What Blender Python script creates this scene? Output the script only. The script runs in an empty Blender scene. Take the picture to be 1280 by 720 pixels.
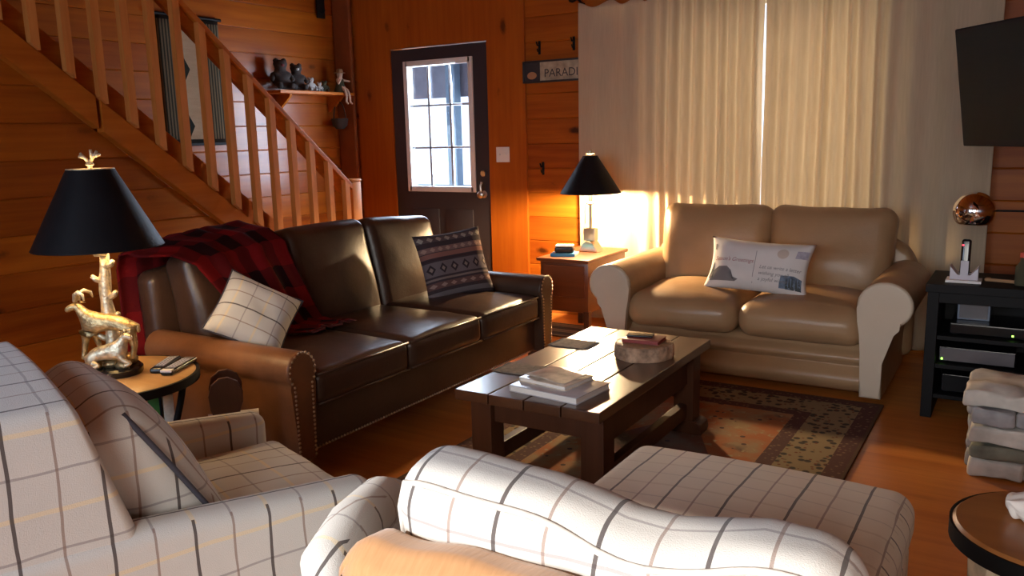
import bpy, bmesh, math, random
from math import sin, cos, pi, radians
from mathutils import Vector, Matrix, noise

SC = bpy.context.scene
COL = SC.collection

# ------------------------------------------------------------------ camera, world, sun, exposure
F_PX, PITCH, ROLL, YAW = 1040.0, radians(10.4), radians(1.4), radians(32.0)
Fv = Vector((-sin(YAW) * cos(PITCH), cos(YAW) * cos(PITCH), -sin(PITCH)))
R0 = Vector((cos(YAW), sin(YAW), 0)); U0 = R0.cross(Fv)
Rv = R0 * cos(ROLL) - U0 * sin(ROLL); Uv = U0 * cos(ROLL) + R0 * sin(ROLL)
cam_d = bpy.data.cameras.new('camera'); cam = bpy.data.objects.new('camera', cam_d); COL.objects.link(cam)
cam_d.sensor_width = 36.0; cam_d.lens = 36.0 * F_PX / 1280.0; cam_d.clip_start = 0.05
M = Matrix((Rv, Uv, -Fv)).transposed().to_4x4(); M.translation = Vector((0, 0, 1.4))
cam.matrix_world = M
SC.camera = cam

w = bpy.data.worlds.new('world'); SC.world = w; w.use_nodes = True
bg = w.node_tree.nodes['Background']
bg.inputs[0].default_value = (0.72, 0.84, 1.0, 1); bg.inputs[1].default_value = 2.4

sd = bpy.data.lights.new('sun', 'SUN'); sd.energy = 5.6; sd.angle = radians(0.6); sd.color = (1.0, 0.90, 0.78)
sun = bpy.data.objects.new('sun', sd); COL.objects.link(sun)
SUN_DIR = Vector((0.45, 0.80, -0.40)).normalized()
sun.rotation_euler = SUN_DIR.to_track_quat('-Z', 'Y').to_euler()


def area(name, loc, aim, sx, sy, power, color, portal=False):
    d = bpy.data.lights.new(name, 'AREA'); d.shape = 'RECTANGLE'; d.size = sx; d.size_y = sy
    d.energy = power; d.color = color
    o = bpy.data.objects.new(name, d); COL.objects.link(o); o.location = loc
    o.rotation_euler = (Vector(aim)).to_track_quat('-Z', 'Y').to_euler()
    d.cycles.is_portal = portal
    return o


# daylight entering by the glazed door, the window behind the curtains and the windows behind the camera
area('door_daylight', (-4.22, 5.80, 1.49), (-0.35, -1, -0.12), 0.62, 1.0, 70, (0.72, 0.84, 1.0))
area('curtain_window_daylight', (-1.35, 5.95, 1.3), (0, -1, 0), 1.5, 1.7, 60, (1.0, 0.93, 0.80))
area('rear_window_daylight', (-2.05, -1.66, 1.55), (0.1, 1, -0.15), 1.6, 1.2, 72, (0.58, 0.76, 1.0))
area('right_rear_window_daylight', (-.02, -1.66, 1.6), (-0.10, 1, -0.40), 1.35, 1.2, 24, (1.0, 0.94, 0.84)).data.spread = radians(85)
SC.view_settings.view_transform = 'Standard'; SC.view_settings.look = 'None'
SC.view_settings.gamma = 1.0; SC.view_settings.use_curve_mapping = False
SC.view_settings.exposure = -0.28
SC.cycles.sample_clamp_indirect = 6.0
SC.cycles.max_bounces = 8


# ------------------------------------------------------------------ material helpers
class NT:
    def __init__(s, name):
        s.m = bpy.data.materials.new(name); s.m.use_nodes = True
        s.t = s.m.node_tree; s.n = s.t.nodes; s.b = s.n['Principled BSDF']; s.out = s.n['Material Output']

    def link(s, a, b): s.t.links.new(a, b)

    def set(s, sock, v):
        if hasattr(v, 'is_output') or isinstance(v, bpy.types.NodeSocket): s.link(v, sock)
        else: sock.default_value = v

    def math(s, op, a, b=0.0, c=0.0):
        n = s.n.new('ShaderNodeMath'); n.operation = op
        s.set(n.inputs[0], a); s.set(n.inputs[1], b); s.set(n.inputs[2], c)
        return n.outputs[0]

    def coord(s, which='Object'):
        n = s.n.new('ShaderNodeTexCoord'); return n.outputs[which]

    def sep(s, v):
        n = s.n.new('ShaderNodeSeparateXYZ'); s.link(v, n.inputs[0]); return n.outputs

    def comb(s, x, y, z):
        n = s.n.new('ShaderNodeCombineXYZ')
        for i, v in enumerate((x, y, z)): s.set(n.inputs[i], v)
        return n.outputs[0]

    def noise(s, vec, scale, detail=3, rough=0.55, out=0):
        n = s.n.new('ShaderNodeTexNoise'); s.link(vec, n.inputs['Vector'])
        n.inputs['Scale'].default_value = scale; n.inputs['Detail'].default_value = detail
        n.inputs['Roughness'].default_value = rough
        return n.outputs[out]

    def voro(s, vec, scale, out='Distance'):
        n = s.n.new('ShaderNodeTexVoronoi'); s.link(vec, n.inputs['Vector']); n.inputs['Scale'].default_value = scale
        return n.outputs[out]

    def white(s, v):
        n = s.n.new('ShaderNodeTexWhiteNoise'); n.noise_dimensions = '1D'; s.set(n.inputs['W'], v); return n.outputs[0]

    def mix(s, fac, a, b, blend='MIX'):
        n = s.n.new('ShaderNodeMix'); n.data_type = 'RGBA'; n.blend_type = blend
        s.set(n.inputs[0], fac)
        for k, v in ((6, a), (7, b)):
            if isinstance(v, tuple) and len(v) == 3: v = v + (1,)
            s.set(n.inputs[k], v)
        return n.outputs[2]

    def ramp(s, v, lo, hi):
        n = s.n.new('ShaderNodeMapRange'); s.set(n.inputs[0], v)
        n.inputs[1].default_value = lo; n.inputs[2].default_value = hi
        return n.outputs[0]

    def bump(s, h, strength=0.3, dist=0.01):
        n = s.n.new('ShaderNodeBump'); s.link(h, n.inputs['Height'])
        n.inputs['Strength'].default_value = strength; n.inputs['Distance'].default_value = dist
        s.link(n.outputs[0], s.b.inputs['Normal'])

    def base(s, col=None, rough=None, metal=None, coat=None, spec=None):
        if col is not None:
            if isinstance(col, tuple) and len(col) == 3: col = col + (1,)
            s.set(s.b.inputs['Base Color'], col)
        if rough is not None: s.set(s.b.inputs['Roughness'], rough)
        if metal is not None: s.b.inputs['Metallic'].default_value = metal
        if coat is not None: s.b.inputs['Coat Weight'].default_value = coat; s.b.inputs['Coat Roughness'].default_value = 0.25
        if spec is not None: s.b.inputs['Specular IOR Level'].default_value = spec
        return s.m

    def line(s, u, period, hw, off=0.0):
        f = s.math('FRACT', s.math('MULTIPLY_ADD', u, 1.0 / period, 0.5 + off))
        return s.math('LESS_THAN', s.math('ABSOLUTE', s.math('SUBTRACT', f, 0.5)), hw / period)


def simple(name, col, rough=0.5, metal=0.0, var=0.12, scale=9, bump=0.0, bscale=60, coat=None, spec=None):
    t = NT(name); c = t.coord()
    v = t.ramp(t.noise(c, scale), 0.3, 0.7)
    d = tuple(x * (1 - var) for x in col); l = tuple(min(1, x * (1 + var)) for x in col)
    t.base(t.mix(v, d, l), rough, metal, coat, spec)
    if bump: t.bump(t.noise(c, bscale), bump, 0.004)
    return t.m


def wood(name, light, dark, along='X', stack='Z', plank=0.19, rough=0.45, knots=1.0, grain=1.0, coat=None, spec=None, bmp=0.12):
    """boards running ALONG one axis, laid side by side on the STACK axis"""
    t = NT(name); s = t.sep(t.coord()); ax = {'X': 0, 'Y': 1, 'Z': 2}
    third = [a for a in 'XYZ' if a not in (along, stack)][0]
    u, v, q = s[ax[along]], s[ax[stack]], s[ax[third]]
    if plank:
        idx = t.math('FLOOR', t.math('DIVIDE', v, plank)); r = t.white(idx)
    else:
        r = 0.37
    uu = t.math('ADD', u, t.math('MULTIPLY', r, 23.0))
    g = t.noise(t.comb(t.math('MULTIPLY', uu, 1.3), t.math('MULTIPLY', v, 22.0), t.math('MULTIPLY', q, 22.0)), 1.0 * grain, 4, 0.6)
    big = t.noise(t.comb(t.math('MULTIPLY', uu, 0.8), t.math('MULTIPLY', v, 3.0), t.math('MULTIPLY', q, 3.0)), 1.0, 2)
    f = t.math('ADD', t.math('MULTIPLY', t.ramp(g, 0.3, 0.7), 0.55), t.math('MULTIPLY', t.ramp(big, 0.3, 0.7), 0.35))
    if plank: f = t.math('ADD', f, t.math('MULTIPLY_ADD', r, 0.5, -0.2))
    col = t.mix(f, light, dark)
    if knots:
        kv = t.comb(t.math('MULTIPLY', uu, 2.1), t.math('MULTIPLY', v, 4.6), 0.0)
        wob = t.noise(t.comb(t.math('MULTIPLY', uu, 30), t.math('MULTIPLY', v, 30), 0.0), 1.0, 2)
        d = t.math('ADD', t.voro(kv, 1.0), t.math('MULTIPLY_ADD', wob, 0.08, -0.04))
        keep = t.math('GREATER_THAN', t.sep(t.voro(kv, 1.0, 'Color'))[0], 0.52)
        k = t.math('MULTIPLY', t.math('SUBTRACT', 1.0, t.ramp(d, 0.07, 0.15)), keep)
        halo = t.math('MULTIPLY', t.math('SUBTRACT', 1.0, t.ramp(d, 0.08, 0.34)), keep)
        col = t.mix(t.math('MULTIPLY', halo, 0.5 * knots), col, dark)
        col = t.mix(t.math('MULTIPLY', k, 0.9 * knots), col, tuple(x * 0.16 for x in dark))
    t.base(col, rough, coat=coat, spec=spec if spec is not None else (0.5 if rough < .4 else 0.22))
    t.bump(g, bmp, 0.003)
    return t.m


def plaid(name, basec, darkc, midc, creamc, greyc, period=0.17, rough=0.9, du=0.0, dv=0.0, uv=False, swap=False):
    t = NT(name)
    if uv:
        s = t.sep(t.coord('UV')); u, v = s[0], s[1]
        c3 = t.coord('UV')
    else:
        c3 = t.coord(); s = t.sep(c3); n = t.sep(t.coord('Normal'))
        sx = t.math('GREATER_THAN', t.math('ABSOLUTE', n[0]), 0.62)
        sz = t.math('GREATER_THAN', t.math('ABSOLUTE', n[2]), 0.62)
        mixf = lambda f, a, b: t.math('ADD', t.math('MULTIPLY', b, f), t.math('MULTIPLY', a, t.math('SUBTRACT', 1.0, f)))
        u = mixf(sx, s[0], s[1]); v = mixf(sz, s[2], s[1])
    if swap: u, v = v, u
    wv = t.noise(c3, 5, 2)
    u = t.math('ADD', u, t.math('MULTIPLY_ADD', wv, 0.016, du - 0.008)); v = t.math('ADD', v, t.math('MULTIPLY_ADD', wv, -0.016, dv + 0.008))
    col = t.mix(t.ramp(t.noise(c3, 7), 0.3, 0.7), tuple(x * 0.93 for x in basec), basec)
    col = t.mix(t.math('MULTIPLY', t.line(v, period, 0.005), 0.8), col, creamc)
    col = t.mix(t.math('MULTIPLY', t.line(v, period, 0.0028, 0.5), 0.75), col, greyc)
    col = t.mix(t.math('MULTIPLY', t.line(u, period, 0.0028, 0.5), 0.75), col, midc)
    col = t.mix(t.math('MULTIPLY', t.line(u, period, 0.0036), 0.9), col, darkc)
    t.base(col, rough, spec=0.15); t.b.inputs['Sheen Weight'].default_value = 0.25
    wv2 = t.noise(c3, 420, 2)
    t.bump(wv2, 0.35, 0.003)
    return t.m


def leather(name, col, dark, rough=0.38, scale=3.2):
    t = NT(name); c = t.coord()
    a = t.ramp(t.noise(c, scale, 4), 0.32, 0.68)
    t.base(t.mix(a, dark, col), t.math('MULTIPLY_ADD', t.noise(c, 6), 0.2, rough - 0.1), spec=0.45)
    h = t.math('ADD', t.math('MULTIPLY', t.noise(c, 11, 5, 0.6), 0.9), t.math('MULTIPLY', t.voro(c, 160), 0.12))
    t.bump(h, 0.35, 0.006)
    return t.m


def emit(name, col, strength):
    t = NT(name); t.base((0, 0, 0), 0.5)
    t.b.inputs['Emission Color'].default_value = col + (1,); t.b.inputs['Emission Strength'].default_value = strength
    return t.m


PINE_L, PINE_D = (0.42, 0.118, 0.008), (0.21, 0.038, 0.0025)
m_pine_x = wood('pine boards back wall', PINE_L, PINE_D, 'X', 'Z')
m_pine_y = wood('pine boards side wall', PINE_L, PINE_D, 'Y', 'Z', rough=0.30, spec=0.5)
m_pine_z = wood('pine upright board', (0.42, 0.112, 0.008), (0.27, 0.056, 0.004), 'Z', 'X', plank=0, knots=0.8)
m_stair = wood('pine stair timber', (0.49, 0.150, 0.015), (0.29, 0.065, 0.005), 'Y', 'Z', plank=0, knots=0.35)
m_stairz = wood('pine baluster', (0.66, 0.27, 0.07), (0.44, 0.14, 0.025), 'Z', 'Y', plank=0, knots=0.25)
m_ceil = wood('pine ceiling boards', PINE_L, PINE_D, 'Y', 'X')
m_floor = wood('oak strip floor', (0.62, 0.235, 0.050), (0.40, 0.115, 0.018), 'X', 'Y', plank=0.085, rough=0.30, knots=0.3)
m_post_shaded = simple('shaded corner post', (0.24, 0.065, 0.012), 0.7)  # post tone darkened to carry the shade of the corner
m_door = simple('dark door paint', (0.030, 0.026, 0.034), 0.42, var=0.05)
m_white = simple('white paint', (0.78, 0.77, 0.74), 0.45, var=0.03)
m_paint = simple('off white painted boards', (0.62, 0.60, 0.57), 0.7, var=0.04)
m_grey = simple('grey muntin', (0.45, 0.50, 0.56), 0.5)
m_black = simple('black metal', (0.006, 0.006, 0.007), 0.6, var=0.2, spec=0.2)
m_blackgloss = simple('black gloss', (0.010, 0.010, 0.012), 0.18, var=0.1)
m_chrome = simple('chrome', (0.82, 0.82, 0.84), 0.07, 1.0, var=0.02)
m_steel = simple('brushed nickel', (0.62, 0.58, 0.52), 0.28, 1.0, var=0.05)
m_gold = simple('antique gilt', (0.52, 0.39, 0.20), 0.40, 0.8, var=0.45, scale=40, bump=0.9, bscale=90)
m_giltpale = simple('pale gilt', (0.70, 0.60, 0.42), 0.40, 0.7, var=0.35, scale=40, bump=0.8, bscale=90)
m_shade_out = simple('black lampshade cloth', (0.006, 0.007, 0.009), 0.5, var=0.15, bump=0.2, bscale=300, spec=0.2)
m_shade_in = simple('cream lampshade lining', (0.85, 0.75, 0.55), 0.8, var=0.03)
m_bulb = emit('lit bulb', (1.0, 0.78, 0.45), 14.0)
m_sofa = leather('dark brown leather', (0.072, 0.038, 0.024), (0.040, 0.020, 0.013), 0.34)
m_sofa_arm_lit = leather('lamplit brown leather', (0.25, 0.105, 0.042), (0.12, 0.050, 0.024), 0.40)  # tan tone holds the lamp's glow on the near arm
m_love = leather('beige leather', (0.41, 0.255, 0.135), (0.31, 0.185, 0.095), 0.36, 2.4)
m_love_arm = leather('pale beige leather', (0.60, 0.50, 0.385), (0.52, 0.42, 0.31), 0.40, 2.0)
m_nail = simple('antique brass nailheads', (0.50, 0.38, 0.25), 0.3, 0.9)
PL = dict(basec=(0.60, 0.595, 0.575), darkc=(0.06, 0.045, 0.045), midc=(0.25, 0.17, 0.14), creamc=(0.70, 0.60, 0.42), greyc=(0.30, 0.28, 0.29))
m_plaid = plaid('windowpane plaid wool', **PL)
PLO = dict(PL); PLO.update(basec=(0.76, 0.69, 0.56), greyc=(0.53, 0.47, 0.39), creamc=(0.62, 0.54, 0.42))
m_plaid_o = plaid('windowpane plaid ottoman cloth', **PLO, period=0.155, dv=0.03)
m_plaid_uv = plaid('windowpane plaid cushion cloth', **PL, uv=True, period=0.15)
m_welt = simple('plaid welt cord', (0.60, 0.57, 0.53), 0.9, var=0.2, scale=40)
m_darkwelt = simple('dark welt cord', (0.05, 0.05, 0.07), 0.9)
m_table = wood('dark walnut table', (0.085, 0.034, 0.016), (0.045, 0.016, 0.008), 'Y', 'X', plank=0.16, rough=0.28, knots=0.25, grain=1.2, bmp=0.03, coat=0.6)
m_table_leg = wood('dark walnut legs', (0.085, 0.032, 0.016), (0.045, 0.016, 0.008), 'Z', 'X', plank=0, rough=0.4, knots=0.2)
m_cherry = wood('red brown cherry', (0.15, 0.048, 0.018), (0.085, 0.024, 0.010), 'X', 'Z', plank=0, rough=0.32, knots=0)
m_cherry_leg = simple('dark cherry leg', (0.07, 0.022, 0.010), 0.4)
m_roundtop = wood('honey maple round top', (0.58, 0.36, 0.16), (0.44, 0.25, 0.10), 'X', 'Y', plank=0.11, rough=0.3, knots=0.2)
m_rustic = wood('brown log tabletop', (0.36, 0.15, 0.045), (0.22, 0.08, 0.022), 'X', 'Y', plank=0, rough=0.35, knots=0.2)
m_endgrain = simple('log end grain', (0.56, 0.38, 0.22), 0.6, var=0.25, scale=20)
m_paper = simple('white paper', (0.78, 0.76, 0.74), 0.7, var=0.03)
m_paper2 = simple('cream page edges', (0.72, 0.66, 0.56), 0.8, var=0.1, scale=80)
m_cover = simple('glossy cover photo', (0.62, 0.55, 0.46), 0.22, var=0.35, scale=14)
m_red = simple('dark red cover', (0.24, 0.035, 0.03), 0.45)
m_blue = simple('blue cover', (0.03, 0.25, 0.48), 0.4)
m_green = simple('green cover', (0.05, 0.30, 0.08), 0.5)
m_orange = simple('orange red cover', (0.62, 0.07, 0.04), 0.5)
m_yellow = simple('ochre cover', (0.62, 0.42, 0.12), 0.5)
m_mat = simple('grey woven mat', (0.20, 0.17, 0.15), 0.95, var=0.3, scale=60, bump=0.7, bscale=220)
m_stone = simple('pale fieldstone', (0.56, 0.53, 0.48), 0.85, var=0.30, scale=7, bump=0.7, bscale=24)
m_stone2 = simple('grey fieldstone', (0.27, 0.27, 0.28), 0.85, var=0.4, scale=9, bump=0.7, bscale=24)
m_stone3 = simple('mossy dark fieldstone', (0.17, 0.17, 0.13), 0.85, var=0.4, scale=9, bump=0.7, bscale=24)
m_mortar = simple('grey mortar', (0.16, 0.155, 0.15), 0.95, var=0.25, scale=30)
m_bark = simple('peeled birch bark', (0.60, 0.50, 0.36), 0.8, var=0.3, scale=16, bump=0.7, bscale=30)
m_screen = simple('switched off screen', (0.007, 0.010, 0.008), 0.5, var=0.05, spec=0.12)
m_plasticw = simple('silver white plastic', (0.55, 0.53, 0.60), 0.4, var=0.04)
m_plasticg = simple('smoky grey plastic', (0.11, 0.10, 0.11), 0.35)
m_bluegrey = simple('blue grey case', (0.16, 0.19, 0.25), 0.5)
m_led = emit('green light', (0.35, 1.0, 0.1), 6.0)
m_ledr = emit('red light', (1.0, 0.06, 0.10), 4.0)
m_sand = simple('tan wall paint', (0.30, 0.20, 0.13), 0.8)
m_snow = simple('snow', (0.85, 0.87, 0.90), 0.9, var=0.04, scale=1)
m_porch = simple('grey porch boards', (0.30, 0.30, 0.36), 0.8)
m_rail = simple('blue grey porch rail', (0.22, 0.33, 0.45), 0.7)
m_skin = simple('painted flesh clay', (0.62, 0.46, 0.34), 0.6)
m_plush = simple('dark brown plush', (0.035, 0.026, 0.022), 0.95, bump=0.8, bscale=150)
m_plushr = simple('dark red knit', (0.12, 0.02, 0.02), 0.95)
m_fleece = simple('grey white fleece', (0.42, 0.40, 0.38), 0.95, bump=0.6, bscale=120)
m_khaki = simple('dark green felt', (0.06, 0.055, 0.03), 0.95)
m_straw = simple('straw', (0.36, 0.20, 0.10), 0.9)
m_baseb = wood('pine skirting', (0.50, 0.20, 0.05), (0.34, 0.11, 0.02), 'X', 'Z', plank=0, knots=0.1)
m_frame_blk = simple('black picture moulding', (0.025, 0.022, 0.025), 0.5)

t = NT('glass'); g = t.n.new('ShaderNodeBsdfTransparent'); gl = t.n.new('ShaderNodeBsdfGlossy'); gl.inputs['Roughness'].default_value = 0.02
g.inputs[0].default_value = (0.95, 0.97, 1, 1)
mx = t.n.new('ShaderNodeMixShader'); mx.inputs[0].default_value = 0.05
t.link(g.outputs[0], mx.inputs[1]); t.link(gl.outputs[0], mx.inputs[2]); t.link(mx.outputs[0], t.out.inputs[0]); m_glass = t.m

t = NT('linen curtain')
c = t.coord(); s = t.sep(c)
wv = t.noise(t.comb(t.math('MULTIPLY', s[0], 90), 0.0, t.math('MULTIPLY', s[2], 6)), 1.0, 1)
cc = t.mix(t.ramp(wv, 0.3, 0.7), (0.66, 0.54, 0.38), (0.71, 0.585, 0.42))
t.base(cc, 0.9, spec=0.1)
tr = t.n.new('ShaderNodeBsdfTranslucent'); t.link(cc, tr.inputs[0])
mx = t.n.new('ShaderNodeMixShader'); mx.inputs[0].default_value = 0.38
t.link(t.b.outputs[0], mx.inputs[1]); t.link(tr.outputs[0], mx.inputs[2]); t.link(mx.outputs[0], t.out.inputs[0]); m_curtain = t.m

# tan chenille
t = NT('tan chenille'); c = t.coord(); s = t.sep(c)
ln = t.noise(t.comb(t.math('MULTIPLY', s[0], 140), t.math('MULTIPLY', s[1], 20), t.math('MULTIPLY', s[2], 20)), 1.0, 2)
t.base(t.mix(t.ramp(ln, 0.3, 0.7), (0.43, 0.23, 0.105), (0.49, 0.265, 0.125)), 0.95, spec=0.1)
t.b.inputs['Sheen Weight'].default_value = 0.3
t.bump(ln, 0.3, 0.003); m_tan = t.m

# red buffalo plaid (uv in metres)
t = NT('red and black buffalo plaid'); s = t.sep(t.coord('UV'))
a = t.math('GREATER_THAN', t.math('FRACT', t.math('DIVIDE', s[0], 0.17)), 0.5)
b = t.math('GREATER_THAN', t.math('FRACT', t.math('DIVIDE', s[1], 0.17)), 0.5)
f = t.math('MULTIPLY', t.math('ADD', a, b), 0.5)
t.base(t.mix(f, (0.18, 0.008, 0.010), (0.022, 0.006, 0.008)), 0.95, spec=0.1)
t.bump(t.noise(t.coord('UV'), 300, 2), 0.6, 0.004); m_buffalo = t.m

# banded southwestern cushion (uv 0..1)
t = NT('banded geometric weave'); s = t.sep(t.coord('UV')); u, v = s[0], s[1]
base = (0.055, 0.040, 0.045); col = None


def band(col, lo, hi, cc):
    f = t.math('MULTIPLY', t.math('GREATER_THAN', v, lo), t.math('LESS_THAN', v, hi)); return t.mix(f, col, cc)


col = band(base, 0.06, 0.13, (0.16, 0.14, 0.15)); col = band(col, 0.18, 0.27, (0.13, 0.07, 0.065)); col = band(col, 0.30, 0.33, (0.20, 0.15, 0.14))
col = band(col, 0.36, 0.56, (0.15, 0.12, 0.13)); col = band(col, 0.58, 0.61, (0.05, 0.03, 0.035)); col = band(col, 0.62, 0.69, (0.24, 0.11, 0.09))
col = band(col, 0.70, 0.78, (0.20, 0.12, 0.11)); col = band(col, 0.86, 0.95, (0.11, 0.085, 0.09))


def motif(col, vc, hv, n, cc, inner=None):
    fu = t.math('ABSOLUTE', t.math('SUBTRACT', t.math('FRACT', t.math('MULTIPLY', u, n)), 0.5))
    fv = t.math('DIVIDE', t.math('ABSOLUTE', t.math('SUBTRACT', v, vc)), hv)
    d = t.math('ADD', t.math('MULTIPLY', fu, 2.6), fv)
    col = t.mix(t.math('LESS_THAN', d, 0.9), col, cc)
    if inner: col = t.mix(t.math('LESS_THAN', d, 0.42), col, inner)
    return col


col = motif(col, 0.46, 0.085, 6, (0.04, 0.03, 0.035), (0.24, 0.18, 0.16)); col = motif(col, 0.74, 0.04, 9, (0.34, 0.22, 0.18))
col = motif(col, 0.225, 0.035, 7, (0.30, 0.20, 0.17)); col = motif(col, 0.905, 0.05, 8, (0.34, 0.31, 0.27))
t.base(col, 0.95, spec=0.1); t.bump(t.noise(t.coord(), 220, 2), 0.6, 0.004); m_aztec = t.m

# woven wall hanging (uv 0..1)
t = NT('woven wall hanging'); s = t.sep(t.coord('UV')); u, v = s[0], s[1]
st = t.math('GREATER_THAN', t.math('FRACT', t.math('MULTIPLY', u, 22)), 0.5)
col = t.mix(t.noise(t.comb(t.math('MULTIPLY', u, 3), t.math('MULTIPLY', v, 30), 0.0), 1.0), (0.27, 0.19, 0.11), (0.38, 0.28, 0.18))
fv = t.math('SUBTRACT', t.math('FRACT', t.math('MULTIPLY_ADD', v, 2.2, 0.20)), 0.5)
d = t.math('ADD', t.math('MULTIPLY', t.math('ABSOLUTE', t.math('SUBTRACT', u, 0.40)), 10.0), t.math('MULTIPLY', t.math('ABSOLUTE', fv), 4.6))
col = t.mix(t.math('LESS_THAN', d, 0.9), col, (0.015, 0.018, 0.014))
dark = t.mix(st, (0.030, 0.028, 0.018), (0.13, 0.10, 0.06))
zz = t.math('MULTIPLY', t.math('ABSOLUTE', t.math('SUBTRACT', t.math('FRACT', t.math('MULTIPLY', v, 11)), 0.5)), 0.10)
e = t.math('GREATER_THAN', u, t.math('ADD', 0.70, zz)); e2 = t.math('LESS_THAN', u, 0.24)
col = t.mix(t.math('MAXIMUM', e, e2), col, dark)
e3 = t.math('MAXIMUM', t.math('LESS_THAN', v, 0.03), t.math('GREATER_THAN', v, 0.965)); col = t.mix(e3, col, (0.02, 0.016, 0.012))
t.base(col, 0.95, spec=0.1); t.bump(t.noise(t.coord(), 200, 2), 0.5, 0.004); m_hanging = t.m

# oriental rug (object coords, rug centred on its own origin; half sizes HX, HY)
HX, HY = 0.80, 1.15
t = NT('oriental rug'); c = t.coord(); s = t.sep(c)
ex = t.math('SUBTRACT', HX, t.math('ABSOLUTE', s[0])); ey = t.math('SUBTRACT', HY, t.math('ABSOLUTE', s[1])); e = t.math('MINIMUM', ex, ey)
n1 = t.noise(c, 6, 3); n2 = t.voro(c, 14); n3 = t.noise(c, 26, 3)
field = t.mix(t.ramp(n1, 0.42, 0.60), (0.36, 0.13, 0.055), (0.30, 0.20, 0.11))
field = t.mix(t.math('LESS_THAN', n2, 0.17), field, (0.10, 0.06, 0.05))
field = t.mix(t.ramp(t.noise(c, 3.3, 4), 0.55, 0.66), field, (0.10, 0.075, 0.06))
field = t.mix(t.ramp(n3, 0.60, 0.68), field, (0.33, 0.24, 0.13))
med = t.math('ADD', t.math('MULTIPLY', t.math('ABSOLUTE', s[0]), 2.6), t.math('MULTIPLY', t.math('ABSOLUTE', s[1]), 1.3))
field = t.mix(t.math('MULTIPLY', t.math('LESS_THAN', med, 0.75), 0.6), field, (0.055, 0.045, 0.06))
bdr = t.mix(t.ramp(t.voro(c, 24), 0.42, 0.30), (0.25, 0.185, 0.105), (0.060, 0.050, 0.042))
bdr = t.mix(t.math('LESS_THAN', t.voro(c, 31), 0.22), bdr, (0.16, 0.06, 0.035))
drk = t.mix(t.ramp(t.voro(c, 40), 0.34, 0.2), (0.095, 0.048, 0.042), (0.19, 0.12, 0.075))
col = t.mix(t.math('LESS_THAN', e, 0.36), field, drk); col = t.mix(t.math('LESS_THAN', e, 0.29), col, bdr)
col = t.mix(t.math('LESS_THAN', e, 0.09), col, drk); col = t.mix(t.math('LESS_THAN', e, 0.015), col, (0.10, 0.06, 0.04))
t.base(col, 0.95, spec=0.1); t.bump(n3, 0.3, 0.004); m_rug = t.m

t = NT('striped mat'); s = t.sep(t.coord()); v = s[1]
k = t.math('FRACT', t.math('DIVIDE', v, 0.15)); col = t.mix(t.math('GREATER_THAN', k, 0.5), (0.045, 0.035, 0.03), (0.22, 0.16, 0.10))
col = t.mix(t.math('LESS_THAN', t.math('FRACT', t.math('DIVIDE', v, 0.05)), 0.18), col, (0.015, 0.012, 0.012)); t.base(col, 0.95); m_stripe = t.m


# ------------------------------------------------------------------ mesh helpers
def finish(name, bm, mat, parent=None, smooth=True, angle=None):
    bmesh.ops.recalc_face_normals(bm, faces=bm.faces)
    me = bpy.data.meshes.new(name); bm.to_mesh(me); bm.free()
    if mat: me.materials.append(mat)
    for p in me.polygons: p.use_smooth = smooth
    if smooth and angle is not None:
        me.set_sharp_from_angle(angle=radians(angle))
    o = bpy.data.objects.new(name, me); COL.objects.link(o)
    if parent: o.parent = parent
    return o


def thing(name, label, cat, loc=(0, 0, 0), rz=0.0, group=None):
    o = bpy.data.objects.new(name, None); COL.objects.link(o); o.empty_display_size = 0.1
    o.location = loc; o.rotation_euler = (0, 0, rz); tag(o, label, cat, group); return o


def tag(o, label, cat, group=None):
    o['label'] = label; o['category'] = cat
    if group: o['group'] = group
    return o


def struct(o): o['kind'] = 'structure'; return o


def I(): return Matrix.Identity(4)


def T(x=0, y=0, z=0): return Matrix.Translation((x, y, z))


def RX(a): return Matrix.Rotation(radians(a), 4, 'X')


def RY(a): return Matrix.Rotation(radians(a), 4, 'Y')


def RZ(a): return Matrix.Rotation(radians(a), 4, 'Z')


def box(bm, x0, x1, y0, y1, z0, z1, bevel=0.0, M=None, seg=2):
    r = bmesh.ops.create_cube(bm, size=1.0); vs = r['verts']
    m = T((x0 + x1) / 2, (y0 + y1) / 2, (z0 + z1) / 2) @ Matrix.Diagonal((x1 - x0, y1 - y0, z1 - z0, 1))
    for v in vs: v.co = m @ v.co
    if bevel:
        es = list({e for v in vs for e in v.link_edges})
        rr = bmesh.ops.bevel(bm, geom=es, offset=bevel, segments=seg, affect='EDGES', profile=0.5, clamp_overlap=True)
        vs = list({v for f in rr['faces'] for v in f.verts} | {v for v in vs if v.is_valid})
    if M is not None:
        for v in vs: v.co = M @ v.co
    return vs


def wnorm(o):
    md = o.modifiers.new('weighted normals', 'WEIGHTED_NORMAL'); md.keep_sharp = True; md.weight = 80


def bx(name, x0, x1, y0, y1, z0, z1, mat, parent=None, bevel=0.004, M=None, seg=2):
    bm = bmesh.new(); box(bm, x0, x1, y0, y1, z0, z1, bevel, M, seg)
    o = finish(name, bm, mat, parent, bevel > 0, 40)
    if bevel: wnorm(o)
    return o


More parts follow.
